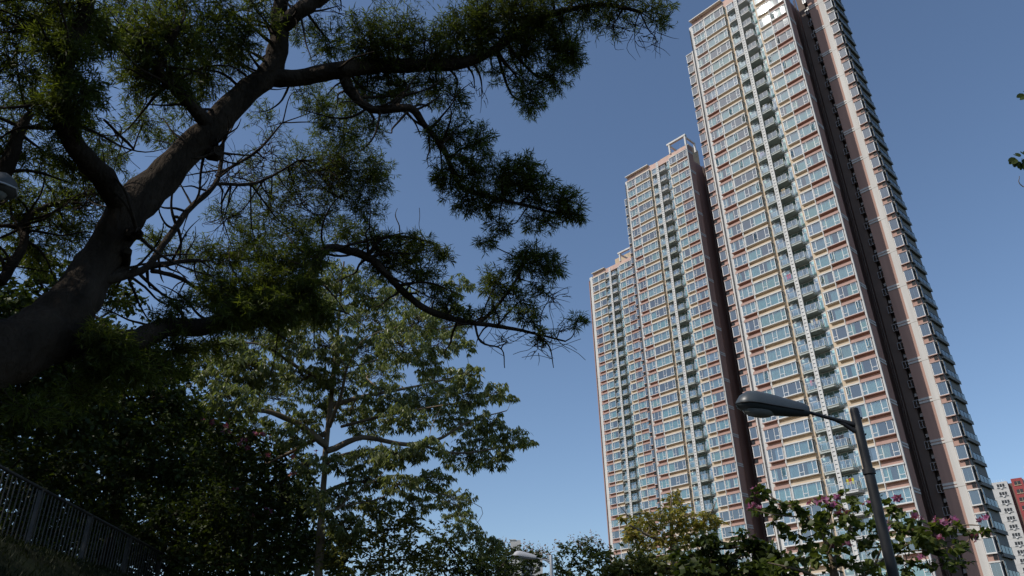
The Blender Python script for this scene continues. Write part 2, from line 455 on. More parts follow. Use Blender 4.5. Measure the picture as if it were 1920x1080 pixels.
def tower(du, dD, dz, label, fine, has_p, pink_from, seed):
    rng = random.Random(seed)
    base = O3 + D3 * du + N3 * dD
    root = empty('apartment_tower', (base[0], base[1], 0), -YAW)
    tag(root, label, 'tower', 'staggered row of apartment towers')
    zr = ZTOP + dz
    top = zr + 1.62
    def wall(name, a, b, mat):
        return link(name, MB().box(a, b).mesh(name, [mat]), root)
    B = WALLB
    lw = 0 if has_p else 1.9
    # front walls, one strip per colour
    if has_p:
        wall('white_wall_strip', (-3.62, B, 0), (-2.78, 2.4, zr + .9), M['white'])
        wall('pink_wall', (-2.78, B, 0), (-.22, 2.4, zr), M['pink'])
        wall('apricot_wall', (-.22, B, 0), (4.70, 2.4, zr), M['orange'])
        wall('parapet', (-2.78, B - .02, zr + .003), (4.98, 2.4, top), M['pink_pale'])
        wall('roof_cornice', (-3.0, -.15, top + .003), (4.15, 2.5, top + .2), M['cream'])
    else:
        wall('white_wall_strip', (-1.7, B - .1, 0), (-.6, 2.4, zr + 1.0), M['white'])
        wall('pink_wall', (-.6, B, 0), (2.36, 2.4, zr), M['pink'])
        wall('apricot_wall', (2.36, B, 0), (4.70, 2.4, zr), M['orange'])
        wall('parapet', (-.3, B - .02, zr + .003), (4.98, 2.4, top), M['pink_pale'])
        wall('roof_cornice', (-.3, -.15, top + .003), (4.75, 2.5, top + .2), M['cream'])
    wall('balcony_wall', (4.70, 1.46, 0), (9.30, 2.4, zr), M['grey_wall'])
    for a, b in ((4.70, 6.02), (9.30, 10.0)): wall('inner_wall', (a, B + .4, 0), (b, 1.46, zr), M['grey_wall'])
    wall('parapet', (4.98, B - .02, zr + .003), (15.6, 2.4, top - .15), M['pink_pale'])
    wall('apricot_wall', (10.0, B, 0), (12.55, 2.4, zr), M['orange'])
    wall('pink_wall', (12.55, B, 0), (15.62, 2.4, zr), M['pink'])
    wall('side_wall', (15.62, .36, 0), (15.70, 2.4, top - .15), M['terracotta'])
    wall('corner_strip', (15.50, .12, 0), (15.74, .36, top - .15), M['grey_wall'])
    # the body behind, with the deep well on the right
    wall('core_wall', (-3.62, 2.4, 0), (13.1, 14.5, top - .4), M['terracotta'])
    wall('well_wall', (13.1, 13.6, 0), (14.6, 14.5, top - .4), M['brown'])
    wall('well_wall', (14.6, 8.8, 0), (15.85, 13.0, top - .4), M['brown'])
    wall('well_wall', (15.85, 9.7, 0), (16.68, 13.0, top - .4), M['brown'])
    wall('pink_wall', (16.68, 8.0, 0), (18.46, 13.7, top - .6), M['pink'])
    wall('white_wall_strip', (18.46, 7.93, 0), (19.42, 13.6, top - .3), M['white'])
    wall('pink_wall', (19.42, 8.0, 0), (20.62, 13.7, top - .6), M['pink'])
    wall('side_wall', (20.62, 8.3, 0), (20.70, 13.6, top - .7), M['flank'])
    wall('pink_wall', (-7.95 + lw, 5.7, 0), (-6.62 + lw, 13, zr - .6), M['pink'])
    wall('white_wall_strip', (-6.62 + lw, 5.55, 0), (-3.62, 13, zr + .2), M['white'])
    wall('lift_core', (1.5, 10, top - .4), (10.4, 14.4, top + 8.2), M['tan'])
    for k in range(7): wall('rib', (10.4, 10.2 + k * .6, top - .4), (10.46, 10.3 + k * .6, top + 8.1), M['tan'])
    # roof portal over the right-hand bays
    for x in (10.6, 15.2):
        wall('portal_post', (x, .3, top - .15), (x + .38, .75, top + 2.5), M['cream'])
        wall('portal_beam', (x, .75, top + 2.1), (x + .38, 4.2, top + 2.5), M['cream'])
        wall('portal_post', (x, 4.2, top - .4), (x + .38, 4.65, top + 2.5), M['cream'])
    wall('portal_beam', (10.2, .2, top + 2.5), (15.7, .85, top + 2.95), M['cream'])
    link('antenna', MB().tube([(13.1, 1.6, top - .2), (13.1, 1.6, top + 2.2)], [.04, .025], 6).mesh('antenna', [M['frame']]), root)
    # continuous verticals
    if has_p:
        link('rain_pipe', MB().tube([(-.2, .25, 2), (-.2, .25, zr + .2)], [.15, .15], 8).mesh('rain_pipe', [M['cream']]), root)
    wall('mullion_fin', (12.53, -.06, 2), (12.63, .16, zr - .2), M['cream'])
    if not has_p: wall('mullion_fin', (2.32, -.06, 2), (2.42, .16, zr - .2), M['frame'])
    for x in (6.80, 7.30): wall('balcony_fin', (x, -.42, 1), (x + .15, -.26, zr + .4), M['cream'])
    rg = MB()
    z = 1.4
    while z < zr + .3:
        rg.box((6.95, -.38, z), (7.30, -.30, z + .45)); z += .58
    tag(link('rung', rg.mesh('rung', [M['slab_white']]), root), kind='stuff')
    link('rain_pipe', MB().tube([(-3.48 + lw, .42, 1), (-3.48 + lw, .42, zr)], [.07, .07], 6).mesh('rain_pipe', [M['metal_dark']]), root)
    for x, y in ((14.05, 8.9), (14.35, 8.7)):
        link('rain_pipe', MB().tube([(x, y, 1), (x, y, zr)], [.08, .08], 6).mesh('rain_pipe', [M['brown']]), root)
    band = MB().box((0, 0, -.30), (1.78, .06, 0)).mesh('wall_band', [M['white']])
    sband = MB().box((0, 0, -.26), (.06, 2.04, 0)).mesh('wall_band', [M['grey_wall']])
    hood = MB().box((0, 0, -.64), (.46, .09, -.58)).box((0, 0, -.04), (.46, .09, 0)).box((0, .03, -.58), (.46, .09, -.04))  # dark louvred box stands in for the shade inside the hood recess
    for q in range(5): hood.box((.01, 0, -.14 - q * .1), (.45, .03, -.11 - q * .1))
    hood = hood.mesh('hood_recess_shade', [M['metal_dark']])
    for r in range(ROWS):
        z = zr - r * FH
        low = r >= 31
        p_col = 'cream' if (r < pink_from or r >= 32) else 'pink'
        r_col = 'cream' if (r < pink_from - 2 or low) else 'pink'
        if has_p:
            add_window(root, 'P', p_col, -2.68, 0, z, rng, fine)
            add_window(root, 'C', 'cream', .02, 0, z, rng, fine)
        else:
            add_window(root, 'C2', 'cream' if r < pink_from else 'pink', -.22, 0, z, rng, fine)
            add_window(root, 'C2', 'cream', 2.40, 0, z, rng, fine)
        add_window(root, 'R1', 'cream', 10.44, 0, z, rng, fine)
        add_window(root, 'R2', r_col, 12.62, 0, z, rng, fine)
        w_col = 'cream' if (r < 5 or low) else 'pink'
        add_window(root, 'W', w_col, 19.5, 7.77, z - .15, rng, fine)
        add_window(root, 'W', w_col, -7.95 + lw, 5.47, z - .15, rng, fine)
        slab, rail = BAL['white' if (r < pink_from - 1 or low) else 'green']
        b = link('balcony', slab, root, (0, 0, z)); link('railing', rail, b); link('balcony_door', DOOR, b); [link('flush_window', q, b) for q in FLUSH]
        if r % 2 == 1:
            for q in (1.72, 2.16): link('wall_band', band, root, (16.675, 7.94, z - q))
        else:
            for q in (.12, .52): link('wall_band', sband, root, (15.70, .365, z - q))
        link('hood_recess_shade', hood, root, (20.12, 7.9, z - 2.24))
        link('hood_recess_shade', hood, root, (-7.93 + lw, 5.6, z - 2.24))
        if fine:
            link('air_conditioner', ACM, root, (16.0, 9.0, z - .9)); link('kitchen_window', KWIN, root, (15.75, 8.72, z - 2.6))
        link('side_balcony', SBAL, root, (20.7, 8.2, z)); link('side_window', SWIN, root, (20.7, 8.32, z))
    return root

tower(0, 0, 0, 'tallest-looking nearest apartment tower, right of the three, running out of the top of the photo', True, True, 6, 3)
tower(-41.4, 30.2, -.4, 'middle apartment tower of the row with a white frame on its roof corner', False, True, 7, 5)
tower(-82.0, 59.5, -1.95, 'farthest apartment tower at the left end of the row', False, False, 6, 8)

# laundry on balconies of the nearest tower: things of their own
def cloth(x, y, row, cols, label, drop=.8):
    base = O3 + D3 * x + N3 * y
    m_ = MB(); k0 = 0
    for k, c in enumerate(cols):
        a = k * .36
        m_.grid([[(a + .3 * q / 4, .03 * math.sin(q * 1.9 + k), -drop * t * (1 - .12 * (k % 2))) for q in range(5)] for t in (0, .5, 1)], k)
        m_.box((a + .14, -.012, 0), (a + .16, .012, .06), k)
    m_.box((-.1, -.012, .06), (.36 * len(cols), .012, .085), len(cols))
    mats = [surf('cloth_%d' % random.randrange(9999), c, .9, .1, 4) for c in cols] + [M['metal_grey']]
    o = link('laundry', m_.mesh('laundry', mats), None, (base[0], base[1], ZTOP - row * FH - .55), (0, 0, -YAW))
    tag(o, label, 'laundry', 'laundry hung on tower balconies')
cloth(5.5, .3, 19.55 + .5, [(.45, .03, .10), (.5, .05, .12)], 'bright red laundry on a balcony of the nearest tower')
cloth(5.6, .3, 26.0, [(.5, .25, .32), (.08, .08, .12), (.6, .55, .55)], 'pink and black laundry on a balcony just above the near lamp head')
cloth(7.7, .2, 31.0, [(.5, .42, .05), (.35, .08, .05), (.55, .5, .06)], 'yellow and red laundry on a low balcony left of the near lamp post')
cloth(7.6, .2, 3.0, [(.55, .53, .5), (.2, .2, .22), (.5, .5, .5)], 'white and grey laundry high on the nearest tower')
cloth(7.6, .2, 15.0, [(.36, .27, .16), (.42, .33, .2)], 'tan laundry halfway up the nearest tower')
cloth(7.6, .2, 29.0, [(.05, .06, .09), (.07, .07, .10), (.05, .05, .07)], 'row of dark laundry low on the nearest tower')

cloth(7.7, .2, 9.0, [(.5, .5, .52), (.3, .35, .5)], 'pale blue laundry on an upper balcony of the nearest tower')
cloth(5.4, .3, 12.0, [(.35, .3, .42), (.3, .28, .4)], 'mauve laundry left of the white ladder strip on the nearest tower')
cloth(7.7, .2, 23.0, [(.6, .58, .5), (.15, .2, .3), (.5, .4, .3)], 'cream and navy laundry just above the lamp arm')

# ------------------------------------------------------------------ buildings far away
def far_block():
    base = PX(1858, 906, 330); az = math.atan2(base[0], base[1])
    root = empty('housing_block', (base[0], base[1], 0), -az - .06)
    tag(root, 'distant white housing block with a red stripe at the right edge', 'building')
    t = base[2]
    fm = surf('pale_concrete', (.55, .54, .52), .8, .06, .3, joint=2.8)
    def w(name, a, b, mt): return link(name, MB().box(a, b).mesh(name, [mt]), root)
    w('wall', (-12, 0, 0), (4.9, 14, t), fm)
    w('recess_wall', (4.9, 1.6, 0), (6.2, 14, t - .6), M['brown'])
    w('red_wall', (6.2, -.5, 0), (9.6, 14, t + .4), M['red'])
    w('wall', (9.6, .5, 0), (11.2, 14, t + .1), fm)
    w('wall', (11.2, 0, 0), (34, 14, t + 4.0), fm)
    wm = MB().box((0, -.06, 0), (2.6, .05, 1.2), 1)
    for x in (0, .85, 1.7, 2.5): wm.box((x, -.1, 0), (x + .1, -.06, 1.2), 0)
    wm.box((-.1, -.3, -.12), (2.7, -.06, 0), 0); wm.box((1.0, -.35, -.5), (1.6, -.06, -.15), 0)
    wmesh = wm.mesh('window', [M['frame'], M['dark']])
    rm = MB().box((0, -.06, 0), (1.9, .05, 1.3), 1).box((-.15, -.2, -.2), (2.05, -.06, 0), 0).box((.9, -.1, 0), (1.0, -.06, 1.3), 0).mesh('window', [M['tan'], M['dark']])
    for r in range(24):
        z = t - 1.9 - r * 2.8
        if z < 3: break
        for x in (-7.5, -3.2, 1.4): link('window', wmesh, root, (x, 0, z))
        link('window', rm, root, (6.95, -.5, z))
        for x in (12.6, 16.8, 21.0): link('window', wmesh, root, (x, 0, z))
    for x in (12.9, 17.0):
        e = MB(); n = 14
        for s, sg in (((0, math.pi * .92), 1), ((math.pi * 1.15, math.pi * 1.85), -1)):
            e.poly([(x + 1.75 * math.cos(a), -.05, t + 1.9 + 1.75 * math.sin(a)) for a in np.linspace(s[0], s[1], n)])
        link('round_emblem', e.mesh('round_emblem', [M['metal_grey'] if x < 14 else M['metal_grey']]), root)
    for k in range(22): w('rail_post', (-11.6 + k * .75, .3, t), (-11.55 + k * .75, .35, t + 1.0), M['frame'])
far_block()

def white_block():
    base = PX(957, 1013, 300); az = math.atan2(base[0], base[1])
    root = empty('pale_tower_block', (base[0], base[1], 0), -az)
    tag(root, 'small distant pale tower block top above the trees behind the far lamp', 'building')
    t = base[2]; px = 300 / FPX
    fm = surf('pale_render', (.56, .55, .52), .8, .05, .3)
    def w(name, a, b, mt): return link(name, MB().box(a, b).mesh(name, [mt]), root)
    w('lift_core', (0, 0, 0), (18 * px, 6, t), fm); w('core_cap', (-.2, -.2, t), (10 * px, 6.2, t + .3), fm)
    w('wall', (-24 * px, 2, 0), (0, 14, t - 36 * px), fm); w('wall', (18 * px, 2, 0), (56 * px, 14, t - 19 * px), fm)
    e = MB(); e.poly([(1.9 + 1.1 * math.cos(a), -.03, t - 2.4 + 1.2 * math.sin(a)) for a in np.linspace(0, math.pi, 14)])
    link('round_emblem', e.mesh('round_emblem', [M['grey_wall']]), root)
    wm = MB().box((0, -.06, 0), (1.4, .05, 1.3), 0).mesh('window', [M['dark']])
    for r in range(8):
        for x in (-4.6, -2.3, 4.6, 7.0, 9.3): link('window', wm, root, (x, 2, t - (40 if x < 0 else 24) * px - r * 2.8))
white_block()

# ------------------------------------------------------------------ lamps
def lamp(name_label, head_tip, head_neck, pole_top, d, side, mats, pr=.057):
    """road lamp: pole with sleeve, bracket arm and cobra head; pixels give directions, d the distance of the pole"""
    tp = PX(*pole_top, d)
    root = empty('street_lamp', (tp[0], tp[1], H0(tp[0], tp[1])))
    tag(root, name_label, 'lamp', 'street lamps along the path')
    gz = root.location.z
    hgt = tp[2] - gz
    # arm lies in the vertical plane facing the camera: keep the pole's distance from the camera plane
    def loc(px):
        r = ray(*px); k = (tp[1]) / r[1]; p = EYE + r * k
        return p - np.array([tp[0], tp[1], gz])
    a, b = loc(head_tip), loc(head_neck)
    pole, hmat = mats
    pm_ = MB(); pm_.tube([(0, 0, 0), (0, 0, hgt - .75)], [pr * 1.12, pr], 16)
    link('pole', pm_.mesh('pole', [pole], True), root)
    link('pole_sleeve', MB().tube([(0, 0, hgt - .75), (0, 0, hgt - .03), (0, 0, hgt)], [pr * .92, pr * .92, pr * .8], 16).mesh('pole_sleeve', [pole], True), root)
    link('pole_collar', MB().tube([(0, 0, hgt - .79), (0, 0, hgt - .73)], [pr * 1.25, pr * 1.25], 16).mesh('pole_collar', [pole], True), root)
    link('base_plate', MB().tube([(0, 0, -.05), (0, 0, .03), (0, 0, .35), (0, 0, .4)], [pr * 2, pr * 2, pr * 1.6, pr * 1.15], 16).mesh('base_plate', [pole]), root)
    arm = MB(); z1 = hgt - .2
    dirx = np.sign(b[0]) or 1
    e0 = np.array([dirx * pr * .8, 0, z1])
    arm.tube([e0, e0 * .6 + b * .4, b + (e0 - b) * .02, b - (e0 - b) * .08], [.036, .024, .020, .020], 8)
    arm.tube([(dirx * pr * .8, 0, z1 - .085), e0 * .8 + b * .2 - np.array([0, 0, .03]), e0 * .55 + b * .45], [.03, .024, .012], 6)
    link('bracket_arm', arm.mesh('bracket_arm', [pole], True), root)
    # head: lofted shell, flat belly
    ax = a - b; L = np.linalg.norm(ax); ax /= L
    up = np.array([0, 0, 1.0]); up -= ax * (up @ ax); up /= np.linalg.norm(up); sd = np.cross(ax, up)
    prof = [(-.03, .055, .06, .05), (.06, .075, .085, .06), (.25, .095, .105, .075), (.5, .13, .135, .085), (.72, .165, .15, .08), (.86, .16, .135, .07), (.95, .11, .085, .05), (1.0, .02, .02, .012)]
    rows = []
    for t, hw, hu, hd in prof:
        c = b + ax * L * t
        rows.append([c + sd * hw * L / .87 * math.cos(q) + up * (hu * 1.3 if math.sin(q) > 0 else hd * 1.15) * L / .87 * math.sin(q) for q in np.linspace(0, 2 * math.pi, 20, endpoint=False)])
    hm = MB(); hm.grid(rows, 0, True); hm.poly(rows[0][::-1]); hm.poly(rows[-1])
    h = link('lamp_head', hm.mesh('lamp_head', [hmat], True), root)
    c = b + ax * L * .68 - up * .07 * L / .87
    bw = [[c + (sd * .115 * math.cos(q) + ax * .2 * math.sin(q)) * math.cos(e_) * L / .87 - up * .075 * L / .87 * math.sin(e_) for q in np.linspace(0, 2 * math.pi, 16, endpoint=False)] for e_ in (0, .4, .8, 1.2, 1.5)]
    dm = MB(); dm.grid(bw, 0, True); dm.poly(bw[-1]); link('diffuser', dm.mesh('diffuser', [M['lens']], True), h)
    rim = [[b + ax * L * t + sd * hw * L / .87 * s * 1.03 - up * .012 for s in (-1, 1)] for t, hw, hu, hd in prof[1:-1]]
    sm = MB(); pts = [r_[0] for r_ in rim] + [b + ax * L * 1.005] + [r_[1] for r_ in rim[::-1]]
    sm.tube(pts, [.008] * len(pts), 6); link('seam', sm.mesh('seam', [pole], True), h)
    bolt = MB()
    for q in (.12, .32): bolt.tube([(pr * .9, 0, hgt - q), (pr * 1.25, 0, hgt - q)], [.012, .012], 6)
    link('bolt', bolt.mesh('bolt', [pole]), root)
    return root
lamp_head_dark = surf('blue_grey_paint', (.055, .068, .076), .38, .05, 3, spec=.5)
lamp_head_pale = surf('pale_grey_paint', (.46, .46, .47), .5, .05, 3)
lamp_head_shaded = surf('shaded_grey_paint', (.09, .09, .087), .5, .05, 3)  # grey darkened to show the left lamp head hanging in shade
lamp('dark street lamp on a black post standing in front of the nearest tower', (1380, 757), (1512, 772), (1601, 766), 10.2, -1, (M['metal_dark'], lamp_head_dark))
lamp('small pale grey street lamp far off above the tree tops', (962, 1041), (1004, 1046), (1033, 1041), 30.0, -1, (M['metal_grey'], lamp_head_pale), .07)
lamp('grey lamp head peeping in at the left edge of the photo', (29, 353), (-120, 352), (-205, 345), 6.6, 1, (M['metal_grey'], lamp_head_shaded))

# ------------------------------------------------------------------ fence
def fence():
    A, B_ = np.array([-7.75, 9.0]), np.array([-9.55, 31.0])
    L = np.linalg.norm(B_ - A); dr = (B_ - A) / L
    zb = lambda t: 3.80 - .010 * t
    root = empty('metal_fence', (A[0], A[1], zb(0) - .05))
    tag(root, 'dark metal railing with upright bars on the bank at lower left', 'fence')
    o = np.array([A[0], A[1], zb(0) - .05])
    fm = surf('fence_paint', (.03, .03, .03), .42, .2, 4, spec=.45)
    P = lambda t, z: np.array([A[0] + dr[0] * t, A[1] + dr[1] * t, zb(t) + z]) - o
    link('top_rail', MB().tube([P(t, 1.12) for t in np.linspace(0, L, 12)], [.028] * 12, 8).mesh('top_rail', [fm], True), root)
    link('bottom_rail', MB().tube([P(t, .10) for t in np.linspace(0, L, 12)], [.02] * 12, 6).mesh('bottom_rail', [fm], True), root)
    bar = MB().tube([(0, 0, .10), (0, 0, 1.10)], [.0105, .0105], 6).mesh('bar', [fm], True)
    post = MB().box((-.03, -.03, -.35), (.03, .03, 1.13)).mesh('post', [fm])
    n = int(L / .138)
    for k in range(n + 1):
        t = k * .138
        if k % 15 == 0: link('post', post, root, tuple(P(t, 0)), (0, 0, -math.atan2(dr[0], dr[1])))
        else: link('bar', bar, root, tuple(P(t, 0)), (R(random.uniform(-.4, .4)), R(random.uniform(-.4, .4)), 0))
fence()

# ------------------------------------------------------------------ vegetation
def unit(n):
    v = RNG.normal(size=(n, 3)); return v / np.linalg.norm(v, axis=1, keepdims=True)

def leaves_mesh(name, mat, P, D, L, W, roll=None, fold=0.0, droop=0.0):
    """one diamond-shaped, slightly creased leaf per row of P (base), D (direction), L, W"""
    n = len(P)
    D = D / (np.linalg.norm(D, axis=1, keepdims=True) + 1e-9)
    up = np.tile(np.array([[0, 0, 1.0]]), (n, 1)) + RNG.normal(size=(n, 3)) * (.9 if roll is None else roll)
    S = np.cross(D, up); S /= np.linalg.norm(S, axis=1, keepdims=True) + 1e-9
    Nn = np.cross(S, D)
    L = L[:, None]; W = W[:, None]
    tip = P + D * L + np.array([0, 0, -1.0]) * L * droop
    mid = P + D * L * .45
    a = mid + S * W * .5 + Nn * W * fold
    b = mid - S * W * .5 + Nn * W * fold
    V = np.stack([P, a, tip, b], axis=1).reshape(-1, 3)
    me = bpy.data.meshes.new(name)
    me.vertices.add(4 * n); me.vertices.foreach_set('co', V.astype(np.float32).ravel())
    me.loops.add(6 * n); me.polygons.add(2 * n)
    i = np.arange(n)[:, None] * 4
    idx = np.hstack([i, i + 1, i + 2, i, i + 2, i + 3]).ravel()
    me.loops.foreach_set('vertex_index', idx.astype(np.int32))
    me.polygons.foreach_set('loop_start', (np.arange(2 * n) * 3).astype(np.int32))
    me.polygons.foreach_set('loop_total', np.full(2 * n, 3, np.int32))
    me.materials.append(mat)
    me.update(calc_edges=True); me.validate()
    return me

class Tree:
    """collects limbs, twigs and leaves in world space; finish() makes an Empty with trunk, branches and crown"""
    def __init__(self, name, base, label, cat='tree', group=None):
        self.base = np.array(base, float); self.name = name; self.args = (label, cat, group)
        self.limbs = MB(); self.tw = MB(); self.pts = []; self.LP, self.LD, self.LL, self.LW = [], [], [], []
        self.extra = []
    def limb(self, pts, rad, n=10, wob=.05, per=5, note=True):
        q = spline([list(p) + [r] for p, r in zip(pts, rad)], per)
        q[:, :3] -= self.base
        m_ = len(q)
        w1 = np.convolve(RNG.normal(size=m_ + 4), np.ones(5) / 5, 'valid')
        q[:, 3] *= 1 + np.clip(w1 * .16, -.12, .14) * np.minimum(1, .1 / q[:, 3])
        sm = np.stack([np.convolve(RNG.normal(size=m_ + 4), np.ones(5) / 5, 'valid') for _ in range(3)], 1)
        jit = sm * q[:, 3:4] * .35 * np.minimum(1, (.085 / q[:, 3:4]) ** 1.5)
        jit[0] = 0
        self.limbs.tube(q[:, :3] + jit, np.maximum(q[:, 3], .003), n, wob=wob)
        if note:
            for k in range(len(q)): self.pts.append(np.append(q[k, :3] + self.base, q[k, 3]))
    def pxlimb(self, rows, n=10, wob=.05):
        """rows: pixel x, y, distance, width in pixels"""
        self.limb([PX(x, y, d) for x, y, d, w in rows], [w * d / FPX / 2 for x, y, d, w in rows], n, wob)
    def nearest(self, c, maxr=9):
        P = np.array(self.pts)
        d = np.linalg.norm(P[:, :3] - c, axis=1) + np.maximum(0, P[:, 2] - c[2]) * .3
        return P[np.argmin(d)]
    def clump(self, c, rad, n, L, W, style, per=18, stem=True, twigr=.006, bare=0):
        c = np.array(c, float); rad = np.array(rad, float)
        if stem and self.pts:
            s = self.nearest(c); a = s[:3]; dv = c - a; ln = np.linalg.norm(dv)
            if ln > .05:
                mid = a + dv * .5 + RNG.normal(size=3) * ln * .10 + np.array([0, 0, -.04 * ln])
                r0 = min(s[3] * .6, .012 + .014 * ln)
                self.limb([a, mid, c], [max(r0, .008), max(r0 * .65, .006), .005], 6, .0, 4, False)
        nt = max(2, int(n / per))
        for k in range(nt):
            e = unit(1)[0] * RNG.uniform(.45, 1.0) ** .5
            end = c + e * rad
            st = c + e * rad * RNG.uniform(-.05, .35) + RNG.normal(size=3) * rad * .12
            mid = (st + end) / 2 + RNG.normal(size=3) * rad * .10
            q = spline([st, mid, end], 3)
            if RNG.random() < .75: self.tw.tube(q - self.base, [twigr, twigr * .85, twigr * .7, twigr * .6, twigr * .5, twigr * .4, twigr * .3][:len(q)], 3, cap=False)
            if RNG.random() < bare: continue
            t = RNG.uniform(.12, 1.05, per)
            i = np.clip((t * (len(q) - 1)).astype(int), 0, len(q) - 2); f = (t * (len(q) - 1) - i)[:, None]
            P = q[i] * (1 - f) + q[i + 1] * f
            ax = end - st; ax = ax / (np.linalg.norm(ax) + 1e-9)
            if style == 'sickle':
                Dv = ax * .55 + unit(per) * .85 + np.array([0, 0, -.08])
            elif style == 'palmate':                    # tufts of leaflets hanging from the shoot ends
                P = end + (P - end) * .45 + unit(per) * .02
                Dv = unit(per) * np.array([1, 1, .5]) + np.array([0, 0, -.75])
            else:
                Dv = ax * .3 + unit(per) * np.array([1, 1, .55]) + np.array([0, 0, -.25])
            self.LP.append(P); self.LD.append(Dv)
            self.LL.append(L * RNG.uniform(.65, 1.2, per)); self.LW.append(W * RNG.uniform(.7, 1.2, per))
    def pxclump(self, x, y, rx, ry, d, dens, L, W, style, thick=1.0, **kw):
        c = PX(x, y, d); k = d / FPX
        rr = ray(x, y)
        # radii along world axes: width, depth, height of the clump
        self.clump(c, (rx * k, max(rx, ry) * k * thick, ry * k), dens * rx * ry, L, W, style, **kw)
    def finish(self, bark, twig, leafmat, roll=None, fold=.12, droop=0.0, shrub=False):
        root = empty(self.name, tuple(self.base)); tag(root, *self.args)
        if self.limbs.v: link('stem' if shrub else 'trunk', self.limbs.mesh('trunk', [bark], True), root)
        if self.tw.v: link('twigs', self.tw.mesh('twigs', [twig]), root)['kind'] = 'stuff'
        if self.LP:
            P = np.vstack(self.LP) - self.base
            me = leaves_mesh('crown', leafmat, P, np.vstack(self.LD), np.concatenate(self.LL), np.concatenate(self.LW), roll, fold, droop)
            link('crown', me, root)['kind'] = 'stuff'
        return root

# ---- the big sickle-leaved tree over the path
tb = PX(-420, 900, 6.2); tb[2] = H0(tb[0], tb[1]) - .1
T = Tree('sickle_leaf_tree', tb, 'large dark leaning tree with narrow leaves whose limbs cross the left half')
T.limb([tb, PX(-330, 800, 6.3), PX(-200, 735, 6.4), PX(-80, 690, 6.55), PX(20, 655, 6.7), PX(95, 615, 6.9), PX(142, 560, 7.1), PX(190, 485, 7.4), PX(245, 395, 7.6), PX(330, 310, 7.9), PX(420, 215, 8.2), PX(497, 140, 8.5), PX(521, 80, 8.7), PX(526, 10, 8.9), PX(540, -70, 9.1)],
       [.36, .33, .30, .275, .25, .22, .185, .165, .160, .140, .125, .108, .090, .076, .066], 18, .07, 6)
T.pxlimb([(238, 400, 7.6, 44), (190, 335, 7.3, 39), (140, 272, 7.1, 33), (114, 200, 7.0, 29), (117, 120, 7.0, 26), (150, 50, 7.1, 24), (178, -30, 7.2, 20)], 12)
T.pxlimb([(500, 145, 8.5, 36), (560, 142, 8.5, 32), (640, 131, 8.5, 29), (700, 124, 8.6, 27), (780, 124, 8.7, 25), (870, 117, 8.8, 20), (930, 93, 8.9, 16), (970, 58, 9.0, 13), (1040, 26, 9.1, 11), (1120, 8, 9.2, 8), (1200, 22, 9.3, 5)], 12)
T.pxlimb([(522, 50, 8.8, 30), (562, 22, 8.8, 26), (605, -6, 8.9, 22), (660, -50, 9.0, 16)], 10)
T.pxlimb([(642, 135, 8.5, 20), (662, 175, 8.4, 18), (700, 206, 8.3, 17), (768, 203, 8.2, 15), (798, 238, 8.2, 12), (832, 282, 8.2, 10), (852, 330, 8.3, 9), (882, 358, 8.3, 8), (960, 378, 8.4, 6), (1040, 398, 8.5, 4)], 9)
T.pxlimb([(395, 240, 8.1, 26), (350, 190, 7.9, 22), (322, 165, 7.8, 18), (300, 120, 7.7, 13), (330, 60, 7.7, 9)], 9)
T.pxlimb([(375, 275, 8.1, 34), (398, 283, 8.0, 26), (410, 282, 7.95, 18)], 9, .12)
T.pxlimb([(240, 440, 7.4, 26), (252, 436, 7.25, 22), (258, 440, 7.2, 18)], 9, .15)
T.pxlimb([(185, 527, 7.2, 18), (250, 513, 7.4, 15), (283, 494, 7.6, 13), (318, 440, 7.9, 11), (352, 398, 8.2, 10), (400, 350, 8.5, 9), (414, 310, 8.8, 7), (420, 250, 9.0, 5)], 8)
T.pxlimb([(275, 500, 7.6, 11), (330, 493, 7.8, 9), (375, 489, 8.1, 7)], 8)
T.pxlimb([(285, 508, 7.6, 9), (340, 522, 7.9, 7), (375, 545, 8.1, 5)], 7)
T.pxlimb([(240, 470, 7.3, 14), (232, 500, 7.5, 14), (205, 520, 7.3, 12)], 8)
T.pxlimb([(405, 345, 8.6, 7), (470, 345, 9.2, 6), (510, 330, 9.6, 5), (560, 300, 9.9, 3)], 6)
T.pxlimb([(405, 330, 8.7, 6), (480, 285, 9.3, 5), (530, 230, 9.7, 3)], 6)
T.pxlimb([(95, 655, 6.95, 56), (180, 642, 7.0, 44), (250, 640, 7.1, 38), (310, 618, 7.3, 35), (400, 612, 7.5, 32), (440, 588, 7.6, 26), (520, 592, 7.7, 24), (555, 575, 7.8, 22), (585, 520, 7.9, 19), (605, 475, 7.9, 17), (640, 463, 7.9, 16), (690, 482, 7.9, 16), (725, 515, 7.9, 15), (760, 550, 8.0, 14), (800, 580, 8.0, 13), (860, 600, 8.1, 11), (905, 608, 8.1, 9), (980, 620, 8.2, 6), (1060, 640, 8.3, 3)], 10)
T.pxlimb([(690, 478, 7.9, 8), (715, 448, 7.9, 7), (760, 444, 8.0, 6), (810, 455, 8.1, 3)], 6)
T.pxlimb([(895, 607, 8.1, 8), (930, 575, 8.2, 6), (965, 530, 8.3, 5), (990, 480, 8.4, 3)], 6)
T.pxlimb([(890, 608, 8.1, 5), (902, 642, 8.0, 4), (940, 655, 8.0, 3), (946, 690, 8.0, 1.5)], 5)
T.pxlimb([(1000, 622, 8.2, 4), (1030, 650, 8.2, 3), (1038, 690, 8.2, 1.5)], 5)
T.pxlimb([(-120, 520, 7.0, 30), (-30, 410, 7.4, 26), (2, 340, 7.6, 22), (28, 260, 7.8, 18), (60, 215, 8.0, 10)], 8)
T.pxlimb([(0, 530, 7.6, 16), (40, 470, 7.9, 14), (45, 440, 8.0, 13), (40, 420, 8.2, 10), (90, 385, 8.5, 8), (180, 362, 8.8, 5)], 7)
T.pxlimb([(60, 30, 7.4, 12), (72, 60, 7.4, 10), (80, 52, 7.4, 8)], 6)
